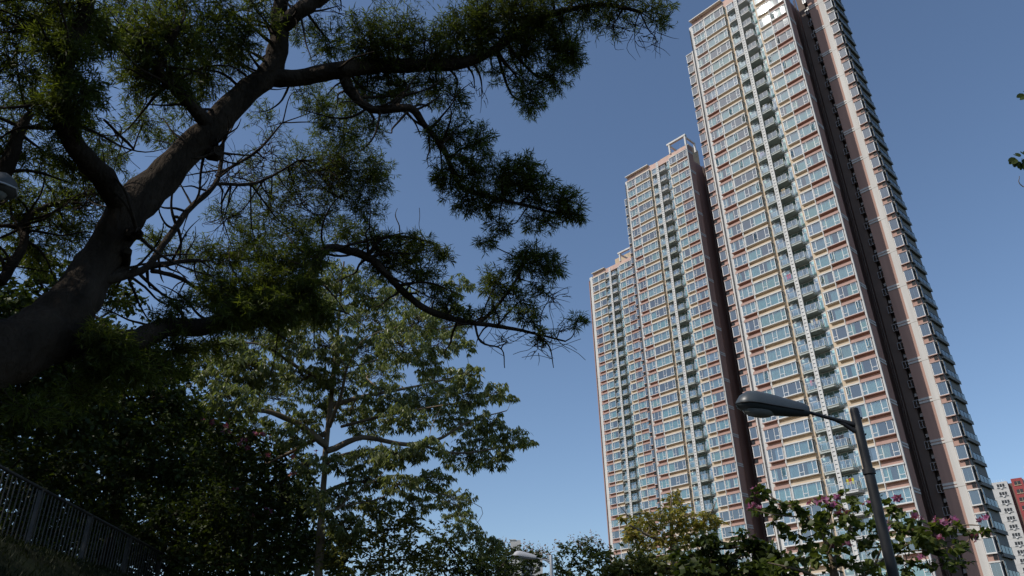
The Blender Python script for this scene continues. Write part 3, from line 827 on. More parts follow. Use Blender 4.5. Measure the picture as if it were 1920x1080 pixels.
T.pxlimb([(195, 225, 8.2, 5), (230, 260, 8.6, 5), (250, 280, 8.8, 4)], 5)
AC = [  # x, y, rx, ry, distance, density
    (40, 30, 90, 45, 7.6, .20), (130, 20, 90, 45, 7.2, .22), (120, 95, 60, 60, 7.0, .24), (30, 120, 55, 60, 7.8, .15), (150, 170, 50, 60, 6.9, .24), (60, 200, 60, 50, 8.2, .14), (115, 215, 45, 45, 7.0, .22), (30, 300, 55, 45, 8.0, .13), (90, 290, 50, 40, 8.0, .13), (180, 250, 40, 45, 8.6, .11), (145, 300, 45, 45, 7.4, .16), (200, 60, 45, 50, 7.4, .16), (205, 300, 50, 40, 9.0, .12),
    (320, 70, 80, 45, 7.9, .26), (260, 75, 50, 45, 7.8, .24), (390, 60, 60, 40, 8.2, .22), (450, 70, 50, 45, 8.3, .22), (300, 140, 70, 50, 7.8, .26), (250, 150, 40, 50, 8.0, .18), (380, 130, 60, 50, 8.6, .24), (440, 110, 40, 35, 8.6, .22), (350, 190, 55, 40, 8.7, .17), (270, 225, 60, 40, 9.0, .13), (320, 250, 50, 40, 9.4, .10), (240, 30, 60, 35, 8.4, .16), (480, 20, 55, 30, 8.5, .18), (420, 10, 60, 25, 8.4, .18), (330, 10, 70, 25, 8.3, .16),
    (560, 55, 30, 25, 9.4, .14), (620, 80, 50, 40, 9.0, .16), (690, 80, 60, 45, 8.6, .22), (750, 70, 55, 40, 8.7, .20), (800, 85, 50, 40, 8.7, .20), (850, 60, 45, 40, 8.9, .22), (720, 110, 60, 28, 8.6, .22), (830, 105, 45, 25, 8.8, .18), (900, 40, 60, 45, 9.0, .28), (960, 25, 70, 40, 9.0, .30), (1020, 40, 55, 45, 9.1, .28), (900, 90, 40, 40, 8.9, .22), (980, 90, 50, 40, 9.0, .26), (1055, 90, 42, 42, 9.1, .28), (1075, 110, 25, 30, 9.1, .26), (1040, 140, 45, 30, 9.0, .24), (990, 165, 40, 35, 8.9, .22), (1000, 195, 30, 22, 8.9, .2), (945, 140, 35, 25, 8.9, .12), (1090, 15, 60, 30, 9.2, .26), (1150, 15, 60, 30, 9.3, .22), (1225, 12, 42, 22, 9.3, .22), (1240, 40, 20, 18, 9.3, .18),
    (690, 160, 55, 30, 8.8, .18), (760, 160, 55, 32, 8.8, .20), (820, 165, 50, 32, 8.8, .20), (850, 185, 35, 25, 8.7, .17), (730, 190, 45, 25, 8.6, .17), (660, 190, 40, 40, 9.2, .16), (640, 240, 50, 40, 9.6, .16), (690, 240, 45, 30, 9.2, .12), (600, 200, 45, 45, 9.8, .14), (560, 170, 35, 30, 9.7, .10),
    (640, 300, 75, 50, 10.2, .24), (700, 330, 45, 50, 10.2, .26), (620, 350, 70, 40, 10.3, .20), (560, 310, 45, 50, 10.2, .13), (680, 390, 55, 38, 10.2, .20), (600, 410, 55, 35, 10.2, .15), (500, 400, 60, 50, 10.0, .13), (540, 350, 50, 45, 10.3, .12), (500, 230, 45, 45, 10.0, .07), (470, 320, 45, 45, 10.0, .08), (430, 410, 40, 40, 10.0, .10),
    (805, 255, 28, 25, 8.2, .13), (850, 250, 45, 35, 8.4, .20), (900, 265, 35, 35, 8.5, .20), (840, 320, 40, 40, 8.2, .18), (890, 320, 50, 35, 8.4, .24), (950, 330, 50, 38, 8.5, .26), (990, 310, 32, 25, 8.5, .24), (1000, 355, 50, 38, 8.5, .28), (1050, 385, 48, 35, 8.5, .28), (1080, 400, 25, 22, 8.5, .24), (920, 380, 50, 28, 8.4, .24), (870, 370, 45, 30, 8.3, .22), (1010, 415, 40, 22, 8.5, .20), (935, 425, 30, 22, 8.4, .20), (912, 455, 25, 18, 8.4, .18),
    (1000, 480, 38, 28, 8.4, .26), (1035, 500, 30, 32, 8.4, .26), (970, 500, 35, 30, 8.4, .20), (930, 530, 40, 32, 8.3, .20), (960, 560, 40, 25, 8.3, .16), (990, 590, 38, 22, 8.2, .20), (920, 590, 35, 20, 8.2, .16), (1020, 625, 30, 18, 8.2, .12), (1082, 602, 24, 15, 8.3, .2), (1005, 530, 40, 28, 8.4, .10),
    (790, 460, 45, 24, 8.1, .20), (830, 478, 25, 22, 8.1, .20), (750, 465, 45, 25, 8.0, .18), (700, 455, 40, 28, 8.0, .18), (720, 500, 45, 25, 8.1, .20), (790, 515, 45, 28, 8.1, .20), (820, 545, 32, 25, 8.1, .18), (845, 575, 30, 25, 8.1, .17), (760, 490, 35, 22, 8.2, .15), (650, 440, 40, 30, 8.3, .16), (870, 590, 30, 18, 8.1, .14),
    (440, 555, 70, 38, 7.9, .26), (500, 540, 65, 45, 8.0, .28), (545, 560, 50, 42, 8.0, .28), (480, 590, 70, 28, 7.9, .24), (400, 560, 40, 28, 7.8, .20), (340, 575, 40, 26, 7.4, .16), (310, 600, 35, 20, 7.3, .16), (520, 490, 55, 35, 8.2, .24), (570, 490, 40, 45, 8.3, .20), (380, 480, 55, 28, 9.0, .18), (300, 460, 45, 25, 9.2, .16), (440, 480, 55, 32, 9.0, .20), (480, 450, 50, 35, 9.4, .16), (560, 440, 50, 40, 9.2, .18), (400, 520, 40, 25, 8.6, .14),
    (200, 640, 45, 35, 6.7, .2), (190, 700, 50, 26, 6.8, .2), (150, 740, 60, 26, 6.9, .1), (60, 770, 60, 26, 6.6, .08), (240, 690, 60, 30, 6.8, .22),
    (455, 590, 55, 32, 7.3, .22), (520, 580, 60, 38, 7.4, .26), (575, 545, 40, 42, 7.5, .24), (600, 590, 40, 28, 7.6, .16), (420, 600, 40, 24, 7.2, .18), (590, 480, 35, 28, 7.6, .14),
    (90, 400, 70, 45, 8.6, .13), (30, 410, 50, 50, 8.6, .12), (150, 400, 45, 45, 8.8, .12), (60, 470, 60, 35, 8.6, .16), (130, 450, 45, 35, 8.8, .12), (20, 360, 45, 35, 8.3, .12), (170, 345, 45, 35, 8.8, .10), (110, 345, 50, 35, 8.8, .11),
    (250, 660, 60, 28, 7.2, .20), (330, 655, 55, 26, 7.4, .22), (290, 690, 60, 26, 7.4, .20), (400, 650, 50, 22, 7.6, .16), (200, 560, 40, 30, 7.9, .14), (-60, 200, 70, 90, 8.0, .12), (-70, 60, 80, 80, 7.8, .14), (-80, 380, 60, 80, 8.2, .12), (300, -60, 160, 50, 8.6, .10), (700, -50, 160, 40, 9.2, .08), (1000, -50, 160, 40, 9.4, .12), (520, -60, 90, 45, 9.2, .10)]
for x, y, rx, ry, d, dn in AC:
    T.pxclump(x, y, rx * (.9 if x < 520 and y < 330 else 1), ry * (.9 if x < 520 and y < 330 else 1), d, dn * (3.9 if x < 520 and y < 330 else 4.5), .080, .0094, 'sickle', thick=1.25, per=24, twigr=.0045)
BARE = [(1190, 60, 50, 25, 9.3), (1150, 45, 45, 30, 9.3), (1230, 70, 40, 20, 9.3), (905, 175, 12, 35, 8.8), (890, 165, 15, 30, 8.8), (1010, 650, 30, 30, 8.2), (950, 640, 40, 25, 8.1), (1050, 620, 40, 25, 8.3), (1030, 560, 40, 30, 8.4), (620, 330, 60, 40, 9.8), (560, 380, 60, 40, 9.8), (430, 330, 60, 50, 9.4), (500, 300, 50, 50, 9.4), (340, 290, 50, 40, 9.2), (700, 440, 40, 20, 7.9), (640, 20, 40, 20, 9.0), (160, 380, 50, 40, 8.4), (420, 410, 40, 40, 9.0)]
for x, y, rx, ry, d in BARE:
    T.pxclump(x, y, rx * 1.3, ry * 1.3, d, .16, .07, .01, 'sickle', per=12, bare=.93, twigr=.0055)
lmb = [PX(-200, 735, 6.4), (-6.0, 3.8, 5.2), (-6.9, 3.0, 6.2), (-7.8, 2.2, 7.0)]   # unseen side of the crown, added behind the viewer's left to shade the trunk
T.limb(lmb, [.14, .11, .08, .04], 10)
src = [p for p in T.pts if p[3] < .12]                # crooked bare side branches along the limbs
for k in range(260):
    p = src[RNG.integers(len(src))]
    r0 = min(.016, p[3] * .5)
    dv = unit(1)[0] * [1, .8, .9] + [0, 0, .15]; ln = min(RNG.uniform(.35, 1.0), .25 + 14 * p[3])
    q = [p[:3]]
    for j in range(4):
        dv = dv / np.linalg.norm(dv) + unit(1)[0] * .42
        q.append(q[-1] + dv / np.linalg.norm(dv) * ln / 4)
    T.limb(q, [r0, r0 * .8, r0 * .6, r0 * .4, r0 * .2], 5, .0, 3, False)
for k in range(84):  # out-of-view leaf clumps added to shade the trunk base
    e = unit(1)[0] * RNG.uniform(.4, 1)
    T.clump(np.array([-7.2, 2.7, 6.6]) + e * [2.1, 2.1, 1.1], (.6, .6, .45), 620, .11, .018, 'sickle', per=20, twigr=.005)
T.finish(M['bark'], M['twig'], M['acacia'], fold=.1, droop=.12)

# ---- the tall tree with tufted leaves in the middle distance
b0 = PX(597, 1080, 20.0); fb = np.array([b0[0] - .12, b0[1], 0.0]); fb[2] = H0(fb[0], fb[1]) - .1
T = Tree('tufted_tree', fb, 'tall pale-trunked tree with tiers of tufted leaves standing left of centre')
T.limb([fb, PX(594, 1130, 20), b0, PX(601, 980, 20.1), PX(608, 890, 20.2), PX(616, 800, 20.3), PX(626, 700, 20.4), PX(634, 620, 20.5), PX(640, 540, 20.6), PX(645, 490, 20.7)],
       [.125, .108, .095, .086, .076, .066, .055, .045, .032, .018], 12, .04, 5)
for rows in ([(612, 835, 20.2, 13), (560, 795, 20.0, 11), (500, 770, 19.8, 8), (440, 775, 19.6, 5)], [(615, 810, 20.3, 10), (540, 850, 20.5, 6), (500, 870, 20.6, 3)],
             [(614, 845, 20.2, 11), (680, 820, 20.2, 9), (760, 833, 20.2, 8), (820, 825, 20.3, 6), (880, 790, 20.4, 4), (950, 770, 20.5, 2)],
             [(610, 870, 20.2, 10), (660, 850, 20.6, 7), (720, 840, 21, 4)], [(608, 925, 20.1, 9), (660, 905, 20.0, 7), (730, 905, 19.9, 5), (800, 920, 19.8, 3)],
             [(620, 760, 20.4, 10), (700, 740, 20.5, 7), (800, 720, 20.6, 4), (880, 700, 20.8, 2)], [(624, 720, 20.4, 10), (560, 690, 20.2, 7), (500, 650, 20.0, 4), (440, 640, 19.8, 2)],
             [(632, 650, 20.5, 8), (690, 640, 20.6, 6), (780, 610, 20.8, 3)], [(632, 640, 20.5, 7), (590, 600, 20.5, 5), (540, 590, 20.5, 3)], [(638, 580, 20.6, 6), (690, 560, 20.8, 4), (740, 560, 20.9, 2)],
             [(640, 800, 20.3, 6), (720, 780, 19.4, 5), (830, 760, 19.0, 3), (900, 750, 18.8, 2)], [(618, 800, 20.3, 7), (640, 740, 19.6, 6), (650, 690, 19.2, 4)], [(780, 832, 20.2, 6), (860, 850, 20.0, 4), (960, 835, 19.9, 2)], [(660, 905, 20, 6), (640, 950, 19.3, 4), (600, 960, 19.0, 2)]):
    T.pxlimb(rows, 7)
FL0 = [(640, 520, 45, 25), (590, 545, 50, 25), (690, 545, 50, 28), (750, 560, 45, 25), (860, 535, 30, 22), (560, 590, 50, 25), (620, 590, 50, 28), (700, 600, 55, 28), (780, 605, 50, 28), (840, 600, 45, 28), (830, 640, 45, 24), (870, 650, 25, 14), (480, 640, 50, 25), (430, 660, 40, 28), (540, 650, 50, 28), (610, 650, 50, 25), (680, 660, 50, 28), (750, 650, 50, 26), (800, 680, 35, 22), (500, 700, 55, 28), (410, 710, 40, 28), (440, 750, 50, 28), (570, 705, 50, 25), (640, 710, 50, 28), (710, 700, 50, 25), (830, 710, 40, 24), (880, 700, 32, 20), (930, 735, 35, 18), (960, 745, 15, 10), (870, 740, 45, 24), (800, 740, 50, 28), (720, 745, 50, 25), (520, 745, 50, 25), (600, 760, 40, 22), (660, 770, 45, 24), (760, 785, 50, 24), (850, 785, 50, 24), (920, 790, 35, 20), (960, 820, 40, 17), (990, 826, 18, 10), (900, 825, 45, 20), (930, 860, 32, 20), (870, 860, 45, 22), (800, 840, 40, 20), (740, 855, 45, 22), (690, 860, 40, 22), (480, 800, 45, 22), (550, 820, 40, 22), (640, 870, 40, 20), (690, 900, 40, 20), (750, 905, 40, 20), (810, 900, 40, 22), (850, 935, 40, 20), (780, 945, 40, 20), (720, 950, 40, 20), (580, 870, 30, 22), (560, 925, 40, 25), (640, 930, 40, 22), (600, 950, 30, 22), (860, 970, 35, 18), (650, 985, 35, 25), (880, 1000, 35, 18), (920, 1020, 30, 16), (570, 790, 35, 20), (470, 690, 45, 25), (690, 800, 45, 20), (540, 610, 45, 20), (390, 680, 35, 25)]
for x, y, rx, ry in FL0:
    T.pxclump(x, y, rx * 1.08, ry * 1.0, 20.2 + RNG.normal() * 1.7, .92, .128, .041, 'palmate', thick=1.3, per=15, twigr=.008)
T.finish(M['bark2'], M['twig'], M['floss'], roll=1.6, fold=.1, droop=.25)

# ---- broad-leaved trees and shrubs of the bank
def broad(name, label, cat, base, height, clumps, leaf, L, W, dens, group=None, shrub=False, spread=.35, per=14, bark=None, thick=1.2):
    t = Tree(name, (base[0], base[1], H0(base[0], base[1]) - .08), label, cat, group)
    cs = [(PX(x, y, d), rx * d / FPX, ry * d / FPX, rx, ry) for x, y, rx, ry, d in clumps]
    z0 = t.base[2]
    nst = 3 if shrub else 1
    mean = np.mean([c[0] for c in cs], axis=0)
    for k in range(nst):
        off = np.array([random.uniform(-.2, .2), random.uniform(-.2, .2), 0]) if shrub else np.zeros(3)
        top = t.base + np.array([(mean[0] - t.base[0]) * .6, (mean[1] - t.base[1]) * .6, max(.6, (mean[2] - z0) * .95)]) + off * 3
        r = .05 if shrub else .10 + height * .008
        t.limb([t.base + off, t.base + (top - t.base) * .33 + RNG.normal(size=3) * .1, t.base + (top - t.base) * .66 + RNG.normal(size=3) * .15, top], [r, r * .8, r * .6, r * .35], 8)
    for c, a, b, rx, ry in cs:
        s = t.nearest(c)
        t.limb([s[:3], (s[:3] + c) / 2 + np.array([0, 0, -.05]) + RNG.normal(size=3) * .08, c], [min(s[3] * .7, .06), .03, .012], 6)
        t.clump(c, (a * 1.1, max(a, b) * thick * 1.4, b * 1.1), 2.3 * dens * rx * ry, L * 1.1, W * 1.1, 'broad', per=per, stem=False, twigr=.007)
    return t, t.finish(bark or M['bark'], M['twig'], leaf, fold=.08, droop=.05, shrub=shrub)

# dark trees behind the fence
G = 'dark trees on the bank behind the fence'
broad('broadleaf_tree', 'dark leafy tree behind the leaning trunk at the left edge', 'tree', (-12.2, 14.5), 7,
      [(20, 600, 70, 45, 17.5), (90, 560, 70, 50, 17.8), (60, 500, 60, 35, 18), (160, 610, 60, 40, 17.5), (40, 690, 90, 50, 17), (130, 700, 80, 50, 17), (20, 780, 80, 50, 16.8), (120, 790, 70, 50, 16.8), (230, 560, 40, 30, 18.5), (-60, 560, 90, 70, 17), (-70, 720, 90, 80, 17)], M['broad'], .13, .075, .115, G)
broad('broadleaf_tree', 'dark rounded tree below the lowest limb, left of the flowering one', 'tree', (-9.6, 18.5), 6,
      [(220, 720, 70, 45, 19.5), (300, 740, 60, 45, 19.8), (240, 650, 50, 30, 20), (200, 800, 80, 55, 19), (290, 820, 70, 55, 19.3), (340, 770, 50, 40, 20), (340, 690, 45, 30, 20.5), (250, 890, 80, 50, 18.5), (350, 880, 60, 50, 19), (160, 740, 50, 40, 19)], M['broad'], .13, .075, .125, G)
broad('leafy_shrub', 'dark shrub close behind the near end of the fence', 'shrub', (-11.2, 16.4), 3,
      [(40, 860, 70, 40, 19.5), (130, 880, 70, 45, 19.8), (210, 920, 60, 40, 20.2), (60, 930, 70, 40, 19), (150, 970, 70, 40, 19.5), (20, 1000, 60, 40, 18.6)], M['broad'], .12, .07, .12, G, True)
broad('leafy_shrub', 'dark shrub behind the far end of the fence', 'shrub', (-10.6, 23.0), 3,
      [(300, 960, 70, 45, 22.5), (380, 950, 60, 50, 22.5), (260, 1000, 60, 40, 21.5), (350, 1030, 70, 40, 22), (430, 1010, 60, 50, 22.5), (420, 930, 50, 40, 23), (250, 1060, 60, 36, 22.5), (310, 1080, 60, 36, 22.5), (200, 1030, 60, 36, 21.5), (400, 1080, 60, 36, 23.5)], M['broad'], .12, .075, .13, G, True)
tf, rf = broad('flowering_tree', 'dark tree dotted with pink blossom left of the pale trunk', 'tree', (-7.4, 22.0), 6,
      [(400, 790, 45, 35, 21.5), (450, 820, 55, 35, 21.3), (510, 840, 50, 35, 21.3), (550, 880, 45, 35, 21.2), (430, 880, 60, 45, 21), (500, 920, 65, 45, 20.8), (390, 840, 50, 45, 21.5), (560, 950, 45, 45, 20.8), (460, 980, 70, 45, 20.6), (540, 1020, 60, 45, 20.5), (400, 960, 60, 45, 21), (480, 1060, 80, 40, 20.4), (380, 1060, 60, 40, 20.6)], M['broad'], .12, .08, .13)
# a second, deeper rank that closes the gaps
broad('broadleaf_tree', 'deep shaded tree filling the gap above the near end of the fence', 'tree', (-15.5, 22.0), 8,
      [(30, 640, 90, 60, 27), (130, 660, 90, 60, 27), (60, 760, 90, 70, 26.5), (160, 780, 90, 70, 26.5), (40, 880, 90, 70, 26), (150, 900, 90, 70, 26), (60, 1000, 100, 70, 25.5), (180, 1010, 90, 70, 25.5)], M['broad'], .22, .14, .10, G, thick=1.8)
broad('broadleaf_tree', 'deep shaded tree filling the gap under the lowest limb', 'tree', (-11.5, 27.5), 8,
      [(250, 700, 70, 50, 30), (330, 730, 70, 50, 30), (260, 790, 90, 60, 29.5), (370, 800, 70, 60, 30), (270, 890, 90, 70, 29), (380, 890, 80, 70, 29), (280, 1000, 90, 70, 28.5), (390, 1000, 90, 70, 28.5)], M['broad'], .22, .14, .11, G, thick=1.8)
broad('broadleaf_tree', 'deep shaded tree behind the pink blossom', 'tree', (-9.0, 30.5), 7,
      [(440, 860, 70, 55, 31), (520, 900, 70, 50, 31), (450, 950, 80, 60, 30.5), (540, 980, 70, 60, 30.5), (470, 1050, 90, 55, 30), (570, 1050, 60, 50, 30), (620, 1040, 50, 50, 31)], M['broad'], .22, .14, .11, G, thick=1.8)
# nearer and farther undergrowth to the right of the pale trunk
broad('leafy_shrub', 'mid green shrub at the foot of the pale trunk, right of it', 'shrub', (-3.4, 20.5), 4,
      [(650, 1000, 50, 40, 20.5), (720, 1000, 55, 40, 20.6), (640, 1060, 50, 40, 20), (710, 1060, 60, 40, 20), (780, 1040, 50, 40, 20.5), (690, 950, 35, 25, 21), (770, 985, 40, 30, 21)], M['olive'], .12, .06, .16, 'shrubs below the pale-trunked tree', True)
broad('leafy_shrub', 'darker shrub between the pale trunk tree and the far lamp', 'shrub', (-.9, 24.0), 4,
      [(830, 1010, 45, 35, 24), (860, 1060, 55, 35, 24), (900, 1050, 45, 35, 24.5), (930, 1070, 40, 25, 24.5), (810, 1060, 40, 35, 23.5), (950, 1050, 25, 25, 25)], M['broad'], .12, .06, .17, 'shrubs below the pale-trunked tree', True)
# big trees outside the frame: they throw the shade that lies over the lower left
for bx, by, hh, lab in ((-8.6, -1.2, 6.5, 'shade tree behind the viewer on the bank beside the leaning tree'), (-10.5, -7.5, 10, 'shade tree behind the viewer up the bank'), (-3.0, -8.5, 9, 'shade tree behind the viewer beside the path'), (5.5, -8.0, 9, 'shade tree behind the viewer on the far side of the path'), (-17.5, 12.5, 9, 'tall shade tree up the bank nearest the fence end'), (-16.5, 5.0, 8, 'tall shade tree up the bank beside the leaning tree'), (-19.5, 19.0, 10, 'tall shade tree up the bank beyond the fence')):
    t = Tree('shade_tree', (bx, by, H0(bx, by) - .1), lab, 'tree', 'shade trees up the bank')
    z0 = t.base[2]
    t.limb([t.base, t.base + [0, .1, hh * .4], t.base + [.2, .2, hh * .85]], [.28, .22, .1], 10)
    for k in range(26):
        e = unit(1)[0]; c = t.base + np.array([e[0] * 3.4, e[1] * 3.6, hh * .72 + e[2] * 2.9])
        t.clump(c, (1.3, 1.3, 1.1), 700, .16, .10, 'broad', per=20, twigr=.01)
    t.finish(M['bark'], M['twig'], M['broad'], fold=.08)

gp = np.stack([RNG.uniform(-9.5, -4.0, 26000), RNG.uniform(7.0, 21.0, 26000)], 1)
gp = np.column_stack([gp, hz(gp[:, 0], gp[:, 1]) - .01])
gr = link('grass', leaves_mesh('grass', leaf_mat('grass_blade', [(.012, .016, .005), (.02, .025, .008)], .6, .2, .1), gp, unit(len(gp)) * [.6, .6, .2] + [0, 0, 1.0], RNG.uniform(.04, .13, len(gp)), RNG.uniform(.008, .018, len(gp)), 1.5))
tag(gr, 'dark grass on the bank below the fence', 'grass', kind='stuff')

# ---- far trees along the foot of the view
FT = 'far trees along the foot of the view'
def pale_tips(t, root, spots, d, n=26):
    P, Dv = [], []
    for x, y in spots:
        c = PX(x, y, d) - t.base
        P.append(c + RNG.normal(size=(n, 3)) * .16); Dv.append(unit(n) + [0, 0, .4])
    P = np.vstack(P)
    link('blossom', leaves_mesh('blossom', M['petal_pale'], P, np.vstack(Dv), np.full(len(P), .14), np.full(len(P), .07)), root)['kind'] = 'stuff'
t, r_ = broad('blossoming_tree', 'far dark tree with greyish blossom tips left of the far lamp', 'tree', (-.6, 46), 7,
      [(905, 1050, 30, 25, 46), (940, 1040, 30, 25, 46), (985, 1045, 28, 22, 46), (1010, 1050, 25, 25, 47), (960, 1070, 35, 20, 46), (900, 1080, 40, 20, 46), (1000, 1085, 40, 25, 46), (940, 1100, 60, 25, 46)], M['broad'], .2, .11, .26, FT)
pale_tips(t, r_, [(898, 1020), (915, 1022), (945, 1018), (985, 1022), (995, 1030), (1015, 1025), (1020, 1036), (950, 1032), (1030, 1045)], 45.6)
t, r_ = broad('blossoming_tree', 'far dark tree with greyish blossom tips right of the far lamp', 'tree', (4.6, 48), 8,
      [(1070, 1035, 28, 22, 48), (1100, 1025, 25, 20, 48), (1120, 1035, 24, 24, 48), (1060, 1065, 28, 22, 48), (1100, 1060, 30, 22, 48), (1140, 1055, 25, 25, 48), (1080, 1090, 50, 22, 48), (1050, 1090, 25, 22, 48)], M['broad'], .2, .11, .25, FT)
pale_tips(t, r_, [(1045, 1022), (1072, 1014), (1095, 1010), (1110, 1008), (1120, 1014), (1085, 1018), (1125, 1022), (1042, 1030)], 47.6)

# ---- yellowing tree in front of the middle tower
yb = PX(1262, 1080, 25); yb[2] = 0
T = Tree('yellowing_tree', (yb[0], yb[1], -.05), 'sunlit tree with yellowing leaves in front of the middle tower')
T.limb([T.base, PX(1262, 1080, 25) + [0, 0, -1.5], PX(1262, 1060, 25), PX(1260, 1010, 25), PX(1258, 950, 25), PX(1262, 915, 25)], [.14, .11, .09, .06, .03, .008], 8)
for rows in ([(1260, 1020, 25, 7), (1220, 1005, 24.6, 5), (1180, 985, 24.3, 3)], [(1260, 1020, 25, 7), (1300, 1000, 25.3, 5), (1330, 965, 25.6, 3), (1345, 935, 25.7, 1)], [(1260, 1040, 25, 6), (1220, 1050, 24.5, 4), (1160, 1050, 24.2, 2)], [(1180, 970, 24.3, 2), (1165, 952, 24.2, 1), (1152, 940, 24.1, .6)], [(1262, 1000, 25, 4), (1280, 960, 24.5, 3), (1268, 925, 24.3, 1)]):
    T.pxlimb(rows, 6)
for x, y, rx, ry in [(1255, 940, 25, 16), (1245, 965, 30, 18), (1275, 960, 25, 18), (1215, 970, 30, 17), (1185, 985, 25, 17), (1230, 990, 35, 18), (1270, 985, 35, 18), (1305, 975, 28, 16), (1330, 968, 22, 15), (1345, 985, 15, 12), (1315, 995, 26, 15), (1195, 1010, 28, 16), (1255, 1010, 35, 16), (1180, 1000, 20, 14), (1220, 1020, 30, 16), (1290, 1015, 30, 14), (1265, 925, 12, 10), (1165, 975, 15, 10)]:
    T.pxclump(x, y, rx, ry, 24.8 + RNG.normal() * .5, .30, .19, .075, 'broad', thick=1.3, per=8, twigr=.007)
T.finish(M['bark2'], M['twig'], M['yellow'], fold=.1, droop=.15)
broad('leafy_shrub', 'olive sunlit shrub below the yellowing tree', 'shrub', (4.6, 21.5), 3,
      [(1160, 1060, 35, 25, 22), (1200, 1050, 40, 25, 22), (1240, 1060, 40, 25, 22), (1180, 1085, 50, 22, 22), (1140, 1080, 25, 22, 22), (1280, 1075, 40, 22, 22)], M['olive'], .16, .075, .22, None, True)
broad('leafy_shrub', 'dark broad-leaved shrub at the bottom edge right of the yellowing tree', 'shrub', (5.3, 14.0), 3,
      [(1290, 1045, 40, 25, 14.5), (1340, 1030, 45, 28, 14.5), (1390, 1025, 40, 25, 14.5), (1430, 1045, 40, 28, 14.5), (1350, 1070, 60, 25, 14.3), (1280, 1080, 50, 22, 14.3), (1430, 1080, 50, 25, 14.3), (1470, 1060, 40, 25, 14.4)], M['broad'], .13, .095, .10, None, True)

# ---- butterfly-leaved tree with magenta flowers, right
def butterfly_leaf():
    w = MB(); n = 7
    L_, W_ = .105, .062
    for s in (-1, 1):
        out = [(0, 0, 0), (s * W_ * .55, L_ * .05, .006), (s * W_ * .95, L_ * .35, .014), (s * W_ * .95, L_ * .7, .012), (s * W_ * .6, L_ * 1.0, .004), (s * W_ * .28, L_ * .98, .002), (0, L_ * .74, 0)]
        w.poly(out if s > 0 else out[::-1])
    return w.mesh('leaf', [M['bauh']])
def flower_mesh(mat):
    w = MB()
    for k in range(5):
        a = k * 2 * math.pi / 5
        c, s = math.cos(a), math.sin(a)
        for P_ in ([(.0, -.006, 0), (.03, -.017, .018), (.055, 0, .028), (.03, .017, .018), (.0, .006, 0)],):
            w.poly([(x * c - y * s, x * s + y * c, z) for x, y, z in P_])
    for k in range(3):
        a = k * 2.1; w.tube([(0, 0, 0), (.012 * math.cos(a), .012 * math.sin(a), .05)], [.0015, .001], 3)
    w.tube([(0, 0, -.04), (0, 0, 0)], [.003, .005], 4)
    return w.mesh('flower', [mat])
LEAF, FLOWER = butterfly_leaf(), flower_mesh(M['petal'])
def scatter_flowers(root, base, spots, d, per=2, scale=1.0):
    for x, y in spots:
        for k in range(per):
            p = PX(x + random.uniform(-5, 5), y + random.uniform(-4, 4), d + random.uniform(-.15, .15)) - base
            link('flower', FLOWER, root, tuple(p), (R(random.uniform(-70, 70)) + (R(50) if k % 2 else 0), R(random.uniform(-40, 40)), random.uniform(0, 6.3)), (scale * random.uniform(.8, 1.25),) * 3)
scatter_flowers(rf, tf.base, [(378, 788), (397, 790), (425, 798), (431, 782), (424, 810), (477, 810), (491, 814), (450, 834), (458, 825), (462, 842), (507, 822), (500, 857), (552, 843), (553, 855), (590, 850), (600, 862), (608, 860), (616, 866), (552, 891), (440, 920), (502, 956), (476, 968)], 20.2, 2, 1.35)

bb = np.array([5.6, 11.6, -.05])
T = Tree('butterfly_leaf_tree', bb, 'leafy tree with magenta blossoms behind the near lamp post')
T.limb([bb, bb + [.1, .1, .8], PX(1585, 1130, 12.2), PX(1560, 1045, 12.3)], [.09, .08, .06, .035], 8)
for rows in ([(1575, 1100, 12.2, 8), (1545, 1010, 12.2, 6), (1515, 970, 12.2, 5), (1470, 945, 12.2, 3.5), (1420, 918, 12.2, 2)], [(1580, 1110, 12.2, 8), (1625, 1075, 12.2, 6), (1680, 1035, 12.3, 5), (1740, 1000, 12.4, 3.5), (1800, 985, 12.5, 2.5), (1838, 985, 12.5, 1.5)],
             [(1562, 1050, 12.3, 5), (1590, 1000, 12.4, 4), (1600, 960, 12.4, 2)], [(1640, 1062, 12.2, 4), (1660, 1000, 12.4, 3), (1672, 950, 12.5, 2)], [(1545, 1010, 12.2, 3), (1560, 960, 12.1, 2), (1570, 935, 12.0, 1.2)], [(1515, 970, 12.2, 3), (1450, 965, 12, 2), (1412, 955, 12, 1.2)], [(1575, 1100, 12.2, 5), (1500, 1070, 12, 4), (1440, 1055, 11.9, 2)], [(1680, 1035, 12.3, 3), (1760, 1030, 12.1, 2), (1815, 1015, 12, 1.2)]):
    T.pxlimb(rows, 6)
BC = [(1430, 925, 28, 18), (1412, 955, 18, 14), (1460, 945, 30, 20), (1490, 955, 30, 20), (1520, 965, 35, 22), (1555, 950, 30, 22), (1585, 935, 28, 16), (1545, 985, 35, 20), (1590, 965, 30, 20), (1600, 995, 35, 22), (1645, 950, 20, 25), (1668, 945, 26, 26), (1660, 985, 28, 25), (1700, 990, 30, 20), (1740, 985, 32, 18), (1775, 990, 30, 16), (1810, 990, 20, 12), (1720, 1015, 40, 20), (1765, 1020, 35, 16), (1800, 1020, 25, 12), (1680, 1025, 35, 20), (1640, 1020, 30, 20), (1840, 1000, 10, 12), (1500, 1010, 30, 18), (1450, 990, 25, 14), (1560, 1020, 40, 18), (1520, 1045, 45, 20), (1580, 1060, 50, 20), (1460, 1065, 45, 18), (1700, 1060, 45, 14), (1760, 1062, 40, 16), (1800, 1050, 25, 12), (1640, 1070, 40, 14)]
for x, y, rx, ry in BC:
    T.pxclump(x, y, rx, ry, 12.2 + RNG.normal() * .25, .092, .105, .085, 'broad', thick=1.4, per=8, twigr=.005)
